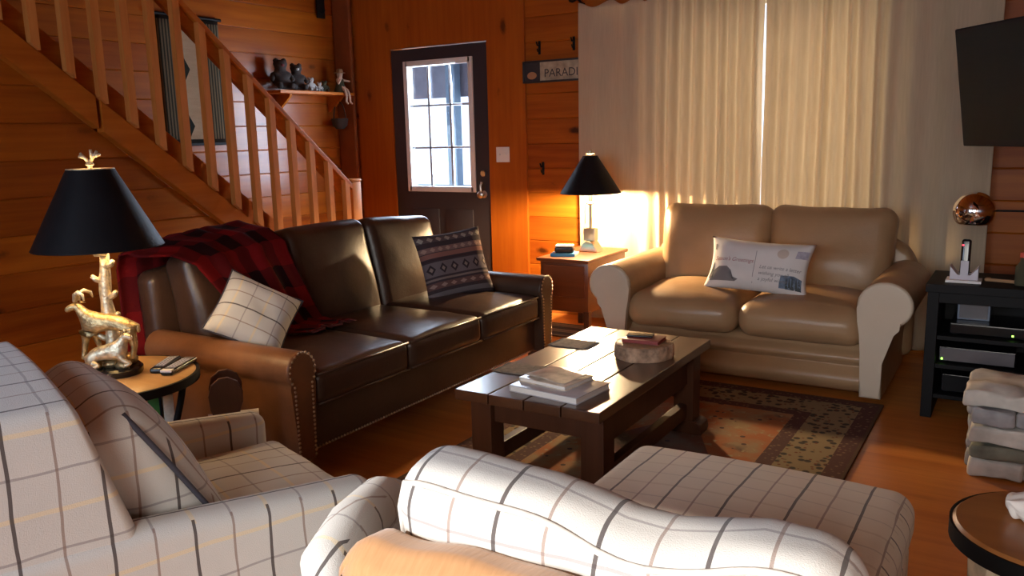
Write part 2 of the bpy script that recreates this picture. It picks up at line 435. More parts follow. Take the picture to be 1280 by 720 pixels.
def soft(bm, hx, hy, hz, r, k=6, fn=None, M=None, ka=4):
    """rounded box of half sizes hx,hy,hz, corner radius r, then deformed by fn and placed by M"""
    r = min(r, hx * .999, hy * .999, hz * .999)

    def axis(h):
        a = [-(h - r) - r * math.tan(pi / 4 * (1 - i / ka)) for i in range(ka)]
        i_ = [-(h - r) + 2 * (h - r) * j / k for j in range(k + 1)] if h - r > 1e-6 else [0.0]
        return a + i_ + [-x for x in reversed(a)]
    A = [axis(hx), axis(hy), axis(hz)]; H = (hx, hy, hz); cache = {}

    def vert(p):
        key = tuple(round(c, 6) for c in p)
        if key in cache: return cache[key]
        inn = [max(-(H[i] - r), min(H[i] - r, p[i])) for i in range(3)]
        d = Vector([p[i] - inn[i] for i in range(3)])
        q = Vector(inn) + (d.normalized() * r if d.length > 1e-9 else d)
        if fn: q = Vector(fn(q.x, q.y, q.z))
        if M is not None: q = M @ q
        cache[key] = bm.verts.new(q); return cache[key]
    for ax in range(3):
        o1, o2 = [i for i in range(3) if i != ax]
        for sgn in (-1, 1):
            for i in range(len(A[o1]) - 1):
                for j in range(len(A[o2]) - 1):
                    q = []
                    for (a, b) in ((i, j), (i + 1, j), (i + 1, j + 1), (i, j + 1)):
                        p = [0, 0, 0]; p[ax] = sgn * H[ax]; p[o1] = A[o1][a]; p[o2] = A[o2][b]; q.append(vert(p))
                    if len(set(q)) >= 3:
                        try: bm.faces.new(list(dict.fromkeys(q)))
                        except ValueError: pass


def sb(name, hx, hy, hz, r, mat, parent=None, k=6, fn=None, M=None):
    bm = bmesh.new(); soft(bm, hx, hy, hz, r, k, fn, M)
    return finish(name, bm, mat, parent, True)


def wob(p, s, a, seed=0.0):
    return noise.noise(Vector((p[0] * s + seed, p[1] * s - seed, p[2] * s + 3.1 * seed))) * a


def crown(hx, hy, c, low=0.3, wr=0.0, seed=0.0):
    def fn(x, y, z):
        k = max(0, 1 - (x / hx) ** 2) * max(0, 1 - (y / hy) ** 2)
        z2 = z + (c * k if z > 0 else -c * low * k)
        if wr: z2 += wob((x, y, z), 9, wr, seed)
        return (x, y, z2)
    return fn


def tube(bm, pts, rad, n=10, cap=True, M=None):
    pts = [Vector(p) for p in pts]; rads = rad if isinstance(rad, (list, tuple)) else [rad] * len(pts)
    rings = []; up = None
    for i, p in enumerate(pts):
        d = (pts[min(i + 1, len(pts) - 1)] - pts[max(i - 1, 0)]).normalized()
        if up is None:
            up = Vector((0, 0, 1)) if abs(d.z) < 0.9 else Vector((1, 0, 0))
        s_ = d.cross(up).normalized(); up = s_.cross(d).normalized(); ring = []
        for k in range(n):
            a = 2 * pi * k / n; q = p + (s_ * cos(a) + up * sin(a)) * rads[i]
            ring.append(bm.verts.new(M @ q if M is not None else q))
        rings.append(ring)
    for a, b in zip(rings, rings[1:]):
        for k in range(n): bm.faces.new((a[k], a[(k + 1) % n], b[(k + 1) % n], b[k]))
    if cap: bm.faces.new(rings[0][::-1]); bm.faces.new(rings[-1])


def tb(name, pts, rad, mat, parent=None, n=10):
    bm = bmesh.new(); tube(bm, pts, rad, n); return finish(name, bm, mat, parent, True, 50)


def lathe(bm, prof, n=32, M=None, wobf=None):
    rings = []
    for (r, z) in prof:
        ring = []
        for k in range(n):
            a = 2 * pi * k / n; rr = r
            if wobf: rr = r * (1 + wobf(a, z))
            q = Vector((rr * cos(a), rr * sin(a), z)); ring.append(bm.verts.new(M @ q if M is not None else q))
        rings.append(ring)
    for a, b in zip(rings, rings[1:]):
        for k in range(n): bm.faces.new((a[k], a[(k + 1) % n], b[(k + 1) % n], b[k]))
    if prof[0][0] > 1e-6: bm.faces.new(rings[0][::-1])
    if prof[-1][0] > 1e-6: bm.faces.new(rings[-1])
    bmesh.ops.remove_doubles(bm, verts=bm.verts, dist=1e-6)


def lt(name, prof, mat, parent=None, n=32, M=None, wobf=None, angle=40):
    bm = bmesh.new(); lathe(bm, prof, n, M, wobf); return finish(name, bm, mat, parent, True, angle)


def prism(bm, poly, axis, a, b, bevel=0.0, seg=3, M=None):
    """closed 2-D polygon extruded along an axis: 'X' poly=(y,z), 'Y' poly=(x,z), 'Z' poly=(x,y)"""
    def P(p, t_): return {'X': (t_, p[0], p[1]), 'Y': (p[0], t_, p[1]), 'Z': (p[0], p[1], t_)}[axis]
    A = [bm.verts.new(P(p, a)) for p in poly]; B = [bm.verts.new(P(p, b)) for p in poly]; n = len(poly)
    f1 = bm.faces.new(A[::-1]); f2 = bm.faces.new(B)
    for i in range(n): bm.faces.new((A[i], A[(i + 1) % n], B[(i + 1) % n], B[i]))
    vs = A + B
    if bevel:
        es = list(f1.edges) + list(f2.edges)
        rr = bmesh.ops.bevel(bm, geom=es, offset=bevel, segments=seg, affect='EDGES', profile=0.5, clamp_overlap=True)
        vs = list({v for f in rr['faces'] for v in f.verts} | {v for v in vs if v.is_valid})
    if M is not None:
        for v in vs: v.co = M @ v.co


def pr(name, poly, axis, a, b, mat, parent=None, bevel=0.0, seg=3, M=None, angle=40):
    bm = bmesh.new(); prism(bm, poly, axis, a, b, bevel, seg, M); o = finish(name, bm, mat, parent, True, angle)
    if bevel: wnorm(o)
    return o


def sheet(name, f, nu, nv, mat, parent=None, uvf=None, thick=0.0, closed_u=False):
    bm = bmesh.new(); uvl = bm.loops.layers.uv.new('UVMap'); g = [[None] * (nv + 1) for _ in range(nu + 1)]
    for i in range(nu + 1):
        for j in range(nv + 1): g[i][j] = bm.verts.new(f(i / nu, j / nv))
    for i in range(nu):
        for j in range(nv):
            fc = bm.faces.new((g[i][j], g[i + 1][j], g[i + 1][j + 1], g[i][j + 1]))
            for lp, (a, b) in zip(fc.loops, ((i, j), (i + 1, j), (i + 1, j + 1), (i, j + 1))):
                uv = (a / nu, b / nv); lp[uvl].uv = uvf(*uv) if uvf else uv
    me = bpy.data.meshes.new(name); bm.to_mesh(me); bm.free(); me.materials.append(mat)
    for p in me.polygons: p.use_smooth = True
    o = bpy.data.objects.new(name, me); COL.objects.link(o)
    if parent: o.parent = parent
    if thick:
        md = o.modifiers.new('solid', 'SOLIDIFY'); md.thickness = thick; md.offset = 0
    return o


def pillow_front(w_, h_, t_, u, v, pinch=0.07):
    """point on the front (-Y) skin of a knife-edge pillow; u,v in -1..1"""
    x = u * w_ / 2 * (1 - pinch * (1 - v * v) * abs(u)); z = v * h_ / 2 * (1 - pinch * (1 - u * u) * abs(v))
    d = t_ / 2 * (max(0, 1 - u ** 4) ** 0.8) * (max(0, 1 - v ** 4) ** 0.8)
    d += wob((x, 0, z), 11, 0.010, w_ * 7) * (1 - u * u) * (1 - v * v)
    return x, -d, z


def pillow(name, w_, h_, t_, mat, parent=None, uvscale=None, n=26, pinch=0.07):
    bm = bmesh.new(); uvl = bm.loops.layers.uv.new('UVMap'); V = {}

    def vert(i, j, sd):
        edge = i in (0, n) or j in (0, n); key = (i, j, 0 if edge else sd)
        if key not in V:
            x, y, z = pillow_front(w_, h_, t_, 2 * i / n - 1, 2 * j / n - 1, pinch)
            V[key] = bm.verts.new((x, y if sd < 0 else -y, z))
        return V[key]
    for sd in (-1, 1):
        for i in range(n):
            for j in range(n):
                idx = ((i, j), (i + 1, j), (i + 1, j + 1), (i, j + 1)); vs = [vert(a, b, sd) for a, b in idx]
                fc = bm.faces.new(vs if sd < 0 else vs[::-1])
                for lp, (a, b) in zip(fc.loops, idx if sd < 0 else idx[::-1]):
                    lp[uvl].uv = (a / n * (uvscale[0] if uvscale else 1), b / n * (uvscale[1] if uvscale else 1))
    me = bpy.data.meshes.new(name); bm.to_mesh(me); bm.free(); me.materials.append(mat)
    for p in me.polygons: p.use_smooth = True
    o = bpy.data.objects.new(name, me); COL.objects.link(o)
    if parent: o.parent = parent
    return o


def text_mesh(txt, size, shear=0.0, font_scale=1.0):
    cu = bpy.data.curves.new('lettering', 'FONT'); cu.body = txt; cu.size = size; cu.shear = shear
    cu.align_x = 'LEFT'; cu.fill_mode = 'FRONT'; cu.resolution_u = 3
    ob = bpy.data.objects.new('lettering', cu); COL.objects.link(ob)
    dg = bpy.context.evaluated_depsgraph_get(); me = bpy.data.meshes.new_from_object(ob.evaluated_get(dg))
    bpy.data.objects.remove(ob); return me


def skinned(name, chains, mat, parent=None, M=None, sub=2):
    """chains: list of lists of (x,y,z,r); first point of later chains joins the nearest existing vertex"""
    me = bpy.data.meshes.new(name); V = []; R = []; E = []
    for ci, ch in enumerate(chains):
        prev = None
        for pi_, p in enumerate(ch):
            if len(p) == 1: prev = p[0]; continue
            co = Vector(p[:3]); co = M @ co if M is not None else co
            V.append(co); R.append(p[3]); k = len(V) - 1
            if prev is not None: E.append((prev, k))
            prev = k
    me.from_pydata(V, E, []); me.materials.append(mat)
    o = bpy.data.objects.new(name, me); COL.objects.link(o)
    if parent: o.parent = parent
    me.skin_vertices.new() if hasattr(me.skin_vertices, 'new') and not me.skin_vertices else None
    md = o.modifiers.new('skin', 'SKIN'); md.use_smooth_shade = True
    if not me.skin_vertices:
        bm = bmesh.new(); bm.from_mesh(me); bm.verts.layers.skin.verify(); bm.to_mesh(me); bm.free()
    for i, r in enumerate(R):
        me.skin_vertices[0].data[i].radius = (r, r); me.skin_vertices[0].data[i].use_root = (i == 0)
    ss = o.modifiers.new('subdivision', 'SUBSURF'); ss.levels = sub; ss.render_levels = sub
    return o


# ------------------------------------------------------------------ the room
XL, XS, YB, YR, XR, ZC = -5.33, -4.40, 5.70, -1.60, 0.90, 3.0
PLK = 0.19


def plank_rows(bm, z0, z1, emitf):
    k = int(math.floor(z0 / PLK + 1e-6))
    while k * PLK < z1 - 1e-6:
        a = max(z0, k * PLK); b = min(z1, (k + 1) * PLK); emitf(bm, a, b); k += 1


def wall_x(name, y, thick, secs, mat):       # wall in an XZ plane, front at y, body going to y+thick
    bm = bmesh.new(); sg = 1 if thick > 0 else -1
    for (x0, x1, z0, z1) in secs:
        def em(b_, a, b):
            g_, d = 0.006, 0.006 * sg
            prism(b_, [(y + d, a), (y, a + g_), (y, b - g_), (y + d, b), (y + thick, b), (y + thick, a)], 'X', x0, x1)
        plank_rows(bm, z0, z1, em)
    return struct(finish(name, bm, mat, None, False))


def wall_y(name, x, thick, secs, mat):
    bm = bmesh.new(); sg = 1 if thick > 0 else -1
    for (y0, y1, z0, z1) in secs:
        def em(b_, a, b):
            g_, d = 0.006, 0.006 * sg
            prism(b_, [(x + d, a), (x, a + g_), (x, b - g_), (x + d, b), (x + thick, b), (x + thick, a)], 'Y', y0, y1)
        plank_rows(bm, z0, z1, em)
    return struct(finish(name, bm, mat, None, False))


bm = bmesh.new(); box(bm, XL - .15, XR + .15, YR - .15, YB + .15, -0.10, 0.0); struct(finish('floor', bm, m_floor, None, False))
bm = bmesh.new(); box(bm, XL - .15, XR + .15, YR - .15, YB + .15, ZC, ZC + 0.1); struct(finish('ceiling', bm, m_ceil, None, False))
DX0, DX1, DZ = -4.72, -3.73, 2.14
WX0, WX1, WZ0, WZ1 = -2.30, -0.80, 0.35, 2.27
wall_x('wall_back', YB, 0.15, [(XL - .15, DX0, 0, ZC), (DX0, DX1, DZ, ZC), (DX1, WX0, 0, ZC), (WX0, WX1, 0, WZ0), (WX0, WX1, WZ1, ZC), (WX1, XR + .15, 0, ZC)], m_pine_x)
wall_y('wall_left', XL, -0.15, [(YR, YB, 0, ZC)], m_pine_y)
wall_y('wall_right', XR, 0.15, [(YR, YB, 0, ZC)], m_pine_y)
RW = (-3.0, -1.30, 1.0, 2.27); RV = (-.75, .70, .95, 2.25)
wall_x('wall_rear', YR, -0.15, [(XL - .15, RW[0], 0, ZC), (RW[0], RW[1], 0, RW[2]), (RW[0], RW[1], RW[3], ZC), (RW[1], RV[0], 0, ZC), (RV[0], RV[1], 0, RV[2]), (RV[0], RV[1], RV[3], ZC), (RV[1], XR + .15, 0, ZC)], m_paint)

# boarded wall under the stairs
SZ0, SY0, SLP = 2.00, 2.30, 0.77                # stringer top edge: z = SZ0 - SLP*(y-SY0)


def zs(y): return SZ0 - SLP * (y - SY0)


def ys(z): return SY0 + (SZ0 - z) / SLP


bm = bmesh.new()


def em(b_, a, b):
    g_, d = 0.006, -0.006
    def yy(z): return ys(z + 0.17)
    P = [(XS + d, a), (XS, a + g_), (XS, b - g_), (XS + d, b), (XS - 0.05, b), (XS - 0.05, a)]
    A = [b_.verts.new((x, YR + .001, z)) for x, z in P]; B = [b_.verts.new((x, max(YR + .05, min(yy(z), 4.70)), z)) for x, z in P]
    n = len(P); b_.faces.new(A[::-1]); b_.faces.new(B)
    for i in range(n): b_.faces.new((A[i], A[(i + 1) % n], B[(i + 1) % n], B[i]))


plank_rows(bm, 0.0, 2.66, em); struct(finish('wall_understair', bm, m_pine_y, None, False))

# smooth upright boards beside and above the door, corner post darkened for shade, skirting
struct(bx('trim_1', -5.10, DX0 + .005, YB - 0.022, YB + .01, 0, ZC, m_pine_z, bevel=0.004))
struct(bx('trim_2', DX1 - .005, -3.385, YB - 0.022, YB + .01, 0, ZC, m_pine_z, bevel=0.004))
struct(bx('trim_3', DX0, DX1, YB - 0.022, YB + .01, DZ, ZC, m_pine_z, bevel=0.004))
struct(bx('trim_4', XL, XL + 0.20, YB - 0.05, YB, 0, ZC, m_post_shaded, bevel=0.02))
struct(bx('baseboard_back', -3.385, XR, YB - 0.02, YB + .01, 0, 0.11, m_baseb, bevel=0.004))
struct(bx('baseboard_left', XS - .005, XS + 0.02, YR, 4.2, 0, 0.11, m_stair, bevel=0.004))

# glazed entrance door
d = bpy.data.objects.new('door_1', None); COL.objects.link(d); d.location = (0, 0, 0); struct(d)
GX0, GX1, GZ0, GZ1 = -4.56, -3.895, 0.965, 2.01
bm = bmesh.new()
for (a, b, z0, z1) in ((DX0 + .01, GX0, .01, DZ - .01), (GX1, DX1 - .01, .01, DZ - .01), (GX0, GX1, .01, GZ0), (GX0, GX1, GZ1, DZ - .01)):
    box(bm, a, b, YB - .012, YB + .04, z0, z1)
for (a, b, z0, z1) in ((-4.54, -4.26, .22, .80), (-4.19, -3.91, .22, .80)):   # raised lower panels
    box(bm, a, b, YB - .022, YB - .008, z0, z1, 0.006)
finish('door_slab', bm, m_door, d, True, 30)
bm = bmesh.new()
for (a, b, z0, z1) in ((GX0 - .02, GX0 + .025, GZ0 - .02, GZ1 + .02), (GX1 - .025, GX1 + .02, GZ0 - .02, GZ1 + .02), (GX0, GX1, GZ0 - .02, GZ0 + .025), (GX0, GX1, GZ1 - .025, GZ1 + .02)):
    box(bm, a, b, YB - .025, YB + .045, z0, z1, 0.004)
finish('glazing_frame', bm, m_white, d, True, 40)
bm = bmesh.new()
for k in (1, 2):
    x = GX0 + (GX1 - GX0) * k / 3; box(bm, x - .011, x + .011, YB, YB + .02, GZ0, GZ1, 0.003)
    z = GZ0 + (GZ1 - GZ0) * k / 3; box(bm, GX0, GX1, YB, YB + .02, z - .009, z + .009, 0.003)
finish('muntin_grid', bm, m_grey, d, True, 40)
bm = bmesh.new(); box(bm, GX0, GX1, YB + .022, YB + .028, GZ0, GZ1); finish('pane', bm, m_glass, d, False)
h = lt('handle', [(0.03, 0), (0.03, .008), (.012, .012), (.012, .04), (.028, .05), (.030, .062), (.018, .072), (0, .074)], m_steel, d, 20, T(-3.80, YB - .012, .93) @ RX(90))
tb('lever', [(-3.80, YB - .06, .95), (-3.80, YB - .062, 1.0), (-3.795, YB - .05, 1.03)], .009, m_steel, h)
lt('deadbolt', [(0.026, 0), (0.026, .012), (.02, .018), (0, .018)], m_steel, d, 20, T(-3.80, YB - .012, 1.10) @ RX(90))

# window behind the curtains
wn = bpy.data.objects.new('window_1', None); COL.objects.link(wn); struct(wn)
bm = bmesh.new()
for (a, b, z0, z1) in ((WX0, WX0 + .06, WZ0, WZ1), (WX1 - .06, WX1, WZ0, WZ1), (WX0, WX1, WZ0, WZ0 + .06), (WX0, WX1, WZ1 - .06, WZ1), (-1.56, -1.51, WZ0, WZ1)):
    box(bm, a, b, YB + .03, YB + .10, z0, z1, 0.004)
finish('window_frame', bm, m_white, wn, True, 40)
bm = bmesh.new(); box(bm, WX0, WX1, YB + .06, YB + .066, WZ0, WZ1); finish('pane', bm, m_glass, wn, False)
# windows behind the camera that let the daylight in
for i, W_ in enumerate((RW, RV)):
    wn = bpy.data.objects.new('window_%d' % (i + 2), None); COL.objects.link(wn); struct(wn)
    bm = bmesh.new()
    for (a, b, z0, z1) in ((W_[0], W_[0] + .03, W_[2], W_[3]), (W_[1] - .03, W_[1], W_[2], W_[3]), (W_[0], W_[1], W_[2], W_[2] + .03), (W_[0], W_[1], W_[3] - .03, W_[3])):
        box(bm, a, b, YR - .12, YR - .05, z0, z1)
    finish('window_frame', bm, m_white, wn, False)

# outside: snow, porch roof, post and rail, seen through the door glass
bm = bmesh.new(); box(bm, -40, 40, YB + .2, 60, -0.6, -0.5); o = finish('ground', bm, m_snow, None, False); struct(o)
bm = bmesh.new(); box(bm, -9, -3.2, YB + .15, YB + 2.2, 2.45, 2.55)
for k in range(6): box(bm, -9 + k * .9, -8.92 + k * .9, YB + .15, YB + 2.2, 2.36, 2.45)
box(bm, -9, -3.2, YB + 2.15, YB + 2.2, 1.84, 2.45)
struct(finish('porch_roof', bm, m_porch, None, False))
bm = bmesh.new(); box(bm, -9, -3.0, YB + .15, YB + 2.2, -0.15, -0.05); struct(finish('porch_floor', bm, m_porch, None, False))
pt = thing('porch_railing', 'blue grey porch railing seen through the glass of the door', 'railing', (0, 0, 0))
bx('post', -5.62, -5.50, YB + 2.0, YB + 2.12, -.05, 2.45, m_rail, pt, 0.005)
bx('post', -3.2, -3.08, YB + 2.0, YB + 2.12, -.05, 2.45, m_rail, pt, 0.005)
bx('top_rail', -8.5, -3.2, YB + 2.0, YB + 2.12, .78, .86, m_rail, pt, 0.005)
bx('bottom_rail', -8.5, -3.2, YB + 2.03, YB + 2.09, .06, .12, m_rail, pt, 0.005)
for k in range(11): bx('baluster', -8.4 + k * .48, -8.36 + k * .48, YB + 2.04, YB + 2.08, .12, .78, m_rail, pt, 0)

# ------------------------------------------------------------------ staircase
st = thing('staircase', 'open pine staircase with square balusters climbing along the boarded left wall', 'staircase', (0, 0, 0))
YTOP = 1.05


def slopebar(name, y0, y1, x0, x1, lo, hi, mat, parent, bevel=0.004):
    poly = [(y0, zs(y0) + lo), (y1, zs(y1) + lo), (y1, zs(y1) + hi), (y0, zs(y0) + hi)]
    return pr(name, poly, 'X', x0, x1, mat, parent, bevel, 2)


yend = 4.72
slopebar('stringer', YTOP, 2.74, -4.40, -4.335, -0.17, 0.0, m_stair, st)
slopebar('stringer', 2.765, yend, -4.40, -4.335, -0.17, 0.0, m_stair, st)
slopebar('skirt_board', YTOP, yend - .02, -4.45, -4.402, -0.10, 0.17, m_stair, st)
nst = 14; rise = 0.19; run = rise / SLP
for k in range(nst):
    ytr = 4.62 - k * run; zt = zs(ytr) + .10 if False else rise * (k + 1) - 0.02
    bm = bmesh.new(); box(bm, -5.32, -4.452, ytr - run - .02, ytr + .02, zt - .035, zt, .004); box(bm, -5.32, -4.452, ytr - .02, ytr, max(.0, zt - rise), zt - .036)
    finish('tread', bm, m_stair, st, True, 40)
RAIL = 0.96


def rail(y): return zs(y) + RAIL + .066 - .082 * (y - 3.1)


def railbar(name, y0, y1, x0, x1, lo, hi, bevel):
    pr(name, [(y0, rail(y0) + lo), (y1, rail(y1) + lo), (y1, rail(y1) + hi), (y0, rail(y0) + hi)], 'X', x0, x1, m_stair, st, bevel, 2)


railbar('handrail', YTOP, 4.71, -4.415, -4.325, -.02, .03, .008)
railbar('rail_board', YTOP, 4.70, -4.388, -4.350, -.12, -.02, .004)
y = 4.63; BW = 0.023
while y > 1.3:
    bm = bmesh.new(); zb = zs(y); poly = [(y - BW, zs(y - BW) + .001), (y + BW, zs(y + BW) + .001), (y + BW, rail(y + BW) - .022), (y - BW, rail(y - BW) - .022)]
    prism(bm, poly, 'X', -4.349, -4.307, 0.0)
    finish('baluster', bm, m_stairz, st, False)
    y -= 0.169
bm = bmesh.new(); box(bm, -4.42, -4.325, 4.70, 4.795, 0, 1.085, .006); box(bm, -4.425, -4.32, 4.695, 4.80, 1.085, 1.105, .008)
finish('newel_post', bm, m_stairz, st, True, 40)

# ------------------------------------------------------------------ left wall: hanging, shelf and its ornaments
hg = thing('wall_hanging', 'cream and black woven hanging with two diamonds on the stair wall', 'wall hanging', (XL + .02, 4.12, 1.40))
sheet('weaving', lambda u, v: Vector((.004 + .006 * sin(u * 9), -.27 + .54 * u, .90 * v)), 12, 10, m_hanging, hg, None, .006)
tb('hanging_rod', [(.006, -.30, .905), (.006, .30, .905)], .012, m_black, hg)
bx('bottom_bar', -.004, .014, -.28, .28, -.02, .0, m_black, hg, .003)

sh = thing('wall_shelf', 'narrow pine shelf on the left wall carrying ornaments', 'shelf', (XL, 5.25, 1.80))
bx('board', 0.0, .22, -.46, .40, -.025, 0, m_stair, sh, .004)
for yy in (-.3, .3):
    pr('bracket', [(0.0, -.025), (.17, -.025), (.16, -.05), (.03, -.15), (.0, -.16)], 'Y', yy - .012, yy + .012, m_stair, sh, 0, 2)
    sh.children[-1].location = (0, 0, 0)


def plush(name, label, cat, loc, rz, s, body, face=None, hat=None):
    o = thing(name, label, cat, loc, rz)
    f = 1 / 0.16 * s
    k = s / .16
    ch = [[(0, 0, .035 * k, .052 * k), (0, 0, .075 * k, .046 * k), (0, -.003 * k, .105 * k, .020 * k), (0, -.006 * k, .130 * k, .044 * k), (0, -.008 * k, .156 * k, .030 * k)],
          [(1,), (.045 * k, -.012 * k, .078 * k, .014 * k), (.060 * k, -.030 * k, .045 * k, .012 * k)], [(1,), (-.045 * k, -.012 * k, .078 * k, .014 * k), (-.060 * k, -.030 * k, .045 * k, .012 * k)],
          [(0,), (.030 * k, -.045 * k, .022 * k, .017 * k), (.036 * k, -.080 * k, .020 * k, .016 * k)], [(0,), (-.030 * k, -.045 * k, .022 * k, .017 * k), (-.036 * k, -.080 * k, .020 * k, .016 * k)]]
    skinned('body', ch, body, o)
    for sx in (-1, 1): lt('ear', [(0, -.014 * k), (.012 * k, -.008 * k), (.015 * k, 0), (.012 * k, .008 * k), (0, .014 * k)], body, o, 12, T(sx * .021 * k, -.004 * k, .150 * k))
    if face:
        lt('muzzle', [(0, -.010 * k), (.010 * k, -.005 * k), (.012 * k, .004 * k), (0, .010 * k)], face, o, 14, T(0, -.032 * k, .126 * k))
    if hat:
        lt('hat', [(.036 * k, .150 * k), (.034 * k, .158 * k), (.020 * k, .185 * k), (.006 * k, .21 * k), (0, .212 * k)], hat, o, 16)
    return o


FX = XL + .115
plush('toy_bear', 'largest dark stuffed bear on the wall shelf, leftmost', 'stuffed toy', (FX, 4.90, 1.80), radians(70), .25, m_plush, m_plushr)
plush('toy_bear', 'dark stuffed bear with a white muzzle, second on the wall shelf', 'stuffed toy', (FX, 5.07, 1.80), radians(65), .22, m_plush, m_fleece)
plush('toy_lamb', 'small grey fleece lamb sitting in the middle of the wall shelf', 'stuffed toy', (FX + .02, 5.21, 1.80), radians(75), .115, m_fleece, m_fleece)
plush('toy_lamb', 'smallest grey toy beside the fleece lamb on the wall shelf', 'stuffed toy', (FX + .02, 5.31, 1.80), radians(60), .080, m_fleece)
plush('toy_mouse', 'low dark felt animal between the lamb and the dangling doll', 'stuffed toy', (FX - .02, 5.41, 1.80), radians(60), .10, m_khaki)

dl = thing('shelf_doll', 'straw hatted doll sitting on the shelf end with bare dangling legs', 'doll', (XL + .16, 5.54, 1.80), radians(90))
ch = [[(0, 0, .03, .028), (0, 0, .075, .026), (0, 0, .11, .024), (0, 0, .128, .015), (0, 0, .150, .032), (0, 0, .172, .024)],
      [(2,), (.035, 0, .108, .012), (.075, -.015, .102, .009), (.105, -.02, .098, .008)], [(2,), (-.035, 0, .108, .012), (-.055, -.03, .070, .009), (-.035, -.045, .115, .008)],
      [(0,), (.017, -.065, .022, .013), (.018, -.085, -.03, .011), (.022, -.085, -.085, .010), (.022, -.110, -.10, .008)],
      [(0,), (-.017, -.065, .022, .013), (-.020, -.085, -.03, .011), (-.028, -.085, -.085, .010), (-.028, -.110, -.10, .008)]]
skinned('body', ch, m_skin, dl)
lt('dress', [(.0, .118), (.030, .112), (.034, .07), (.050, .03), (.060, .004), (.03, .004)], m_khaki, dl, 18)
lt('hat', [(.050, .164), (.048, .170), (.030, .172), (.026, .195), (.010, .204), (0, .204)], m_straw, dl, 18)
for sx in (-1, 1): lt('eye', [(0, -.003), (.003, 0), (0, .003)], m_black, dl, 8, T(sx * .009, -.024, .153))

bp = thing('corner_basket', 'small dark basket hanging under the shelf in the wall corner', 'basket', (XL + .12, 5.55, 1.49))
lt('bowl', [(.035, 0), (.065, .03), (.075, .09), (.068, .09), (.055, .03), (0, .012)], m_plush, bp, 20)
tb('handle', [(.07, 0, .085)] + [(.07 * cos(a), 0, .085 + .15 * sin(a)) for a in (pi * k / 10 for k in range(1, 10))] + [(-.07, 0, .085)], .005, m_plush, bp, 8)
bk = thing('hanging_bracket', 'black strap hanging near the ceiling in the far left corner', 'bracket', (XL + .01, 5.50, 2.43))
bx('strap', 0, .02, -.045, .045, 0, .5, m_black, bk, .004); tb('hook', [(.02, 0, .05), (.05, 0, .04), (.06, 0, .07)], .006, m_black, bk)

# ------------------------------------------------------------------ back wall: switch, hooks, sign, curtains
sw = thing('light_switch', 'white double light switch plate beside the dark door', 'light switch', (-3.60, YB - .022, 1.25))
bx('plate', -.062, .062, -.008, 0, -.06, .06, m_white, sw, .003)
for sx in (-.026, .026): bx('toggle', sx - .005, sx + .005, -.018, -.006, -.008, .014, m_white, sw, .002)


def hook(label, x, z, group=None):
    o = thing('coat_hook', label, 'hook', (x, YB - .003, z), 0, group)
    bx('plate', -.010, .010, -.006, 0, -.05, .05, m_black, o, .002)
    tb('prong', [(0, -.004, .02), (0, -.035, .015), (0, -.05, .04)], .006, m_black, o, 8)
    tb('lower_prong', [(0, -.004, -.02), (0, -.03, -.03), (0, -.038, -.01)], .005, m_black, o, 8)


hook('black iron coat hook above the left end of the sign', -3.26, 2.05)
hook('black iron coat hook above the sign, right beside the curtain', -2.965, 2.06)
hook('black iron coat hook low on the boards, left of the lamp', -3.245, 1.14)

sg = thing('wall_sign', 'framed wooden sign with a dark round picture and worn lettering', 'sign', (-3.40, YB - .004, 1.79))
SW_, SH_ = .66, .165
bm = bmesh.new()
for (a, b, z0, z1) in ((0, SW_, 0, .014), (0, SW_, SH_ - .014, SH_), (0, .014, 0, SH_), (SW_ - .014, SW_, 0, SH_)): box(bm, a, b, -.028, 0, z0, z1, .003)
finish('frame', bm, m_frame_blk, sg, True, 40)
m_signp = simple('weathered cream board', (0.36, 0.30, 0.21), 0.7, var=0.3, scale=18)
bx('panel', .012, SW_ - .012, -.016, -.004, .012, SH_ - .012, m_signp, sg, 0)
pc = bx('picture', .012, .15, -.0185, -.015, .012, SH_ - .012, m_frame_blk, sg, 0.001)
lt('bear_patch', [(.035, 0), (.033, .003), (0, .004)], m_straw, pc, 18, T(.08, -.0185, .055) @ RX(90) @ Matrix.Diagonal((1.2, .8, 1, 1)))
me = text_mesh('PARADISE', .085); me.materials.append(m_frame_blk)
o = bpy.data.objects.new('lettering', me); COL.objects.link(o); o.parent = sg; o.location = (.185, -.0172, .04); o.rotation_euler = (pi / 2, 0, 0)

# curtains
cr = thing('curtain_rod', 'dark curtain rod across the top of the window', 'curtain rod', (-1.55, YB - .09, 2.362))
tb('rod', [(-1.36, 0, 0), (1.40, 0, 0)], .014, m_black, cr, 12)
for sx in (-1, 1):
    lt('finial', [(0, -.03), (.02, -.022), (.028, 0), (.02, .022), (0, .03)], m_black, cr, 16, T(sx * 1.38, 0, 0) @ RY(90))
    tb('bracket', [(sx * 1.33, 0, -.012), (sx * 1.33, .06, -.03), (sx * 1.33, .088, -.03)], .008, m_black, cr, 8)


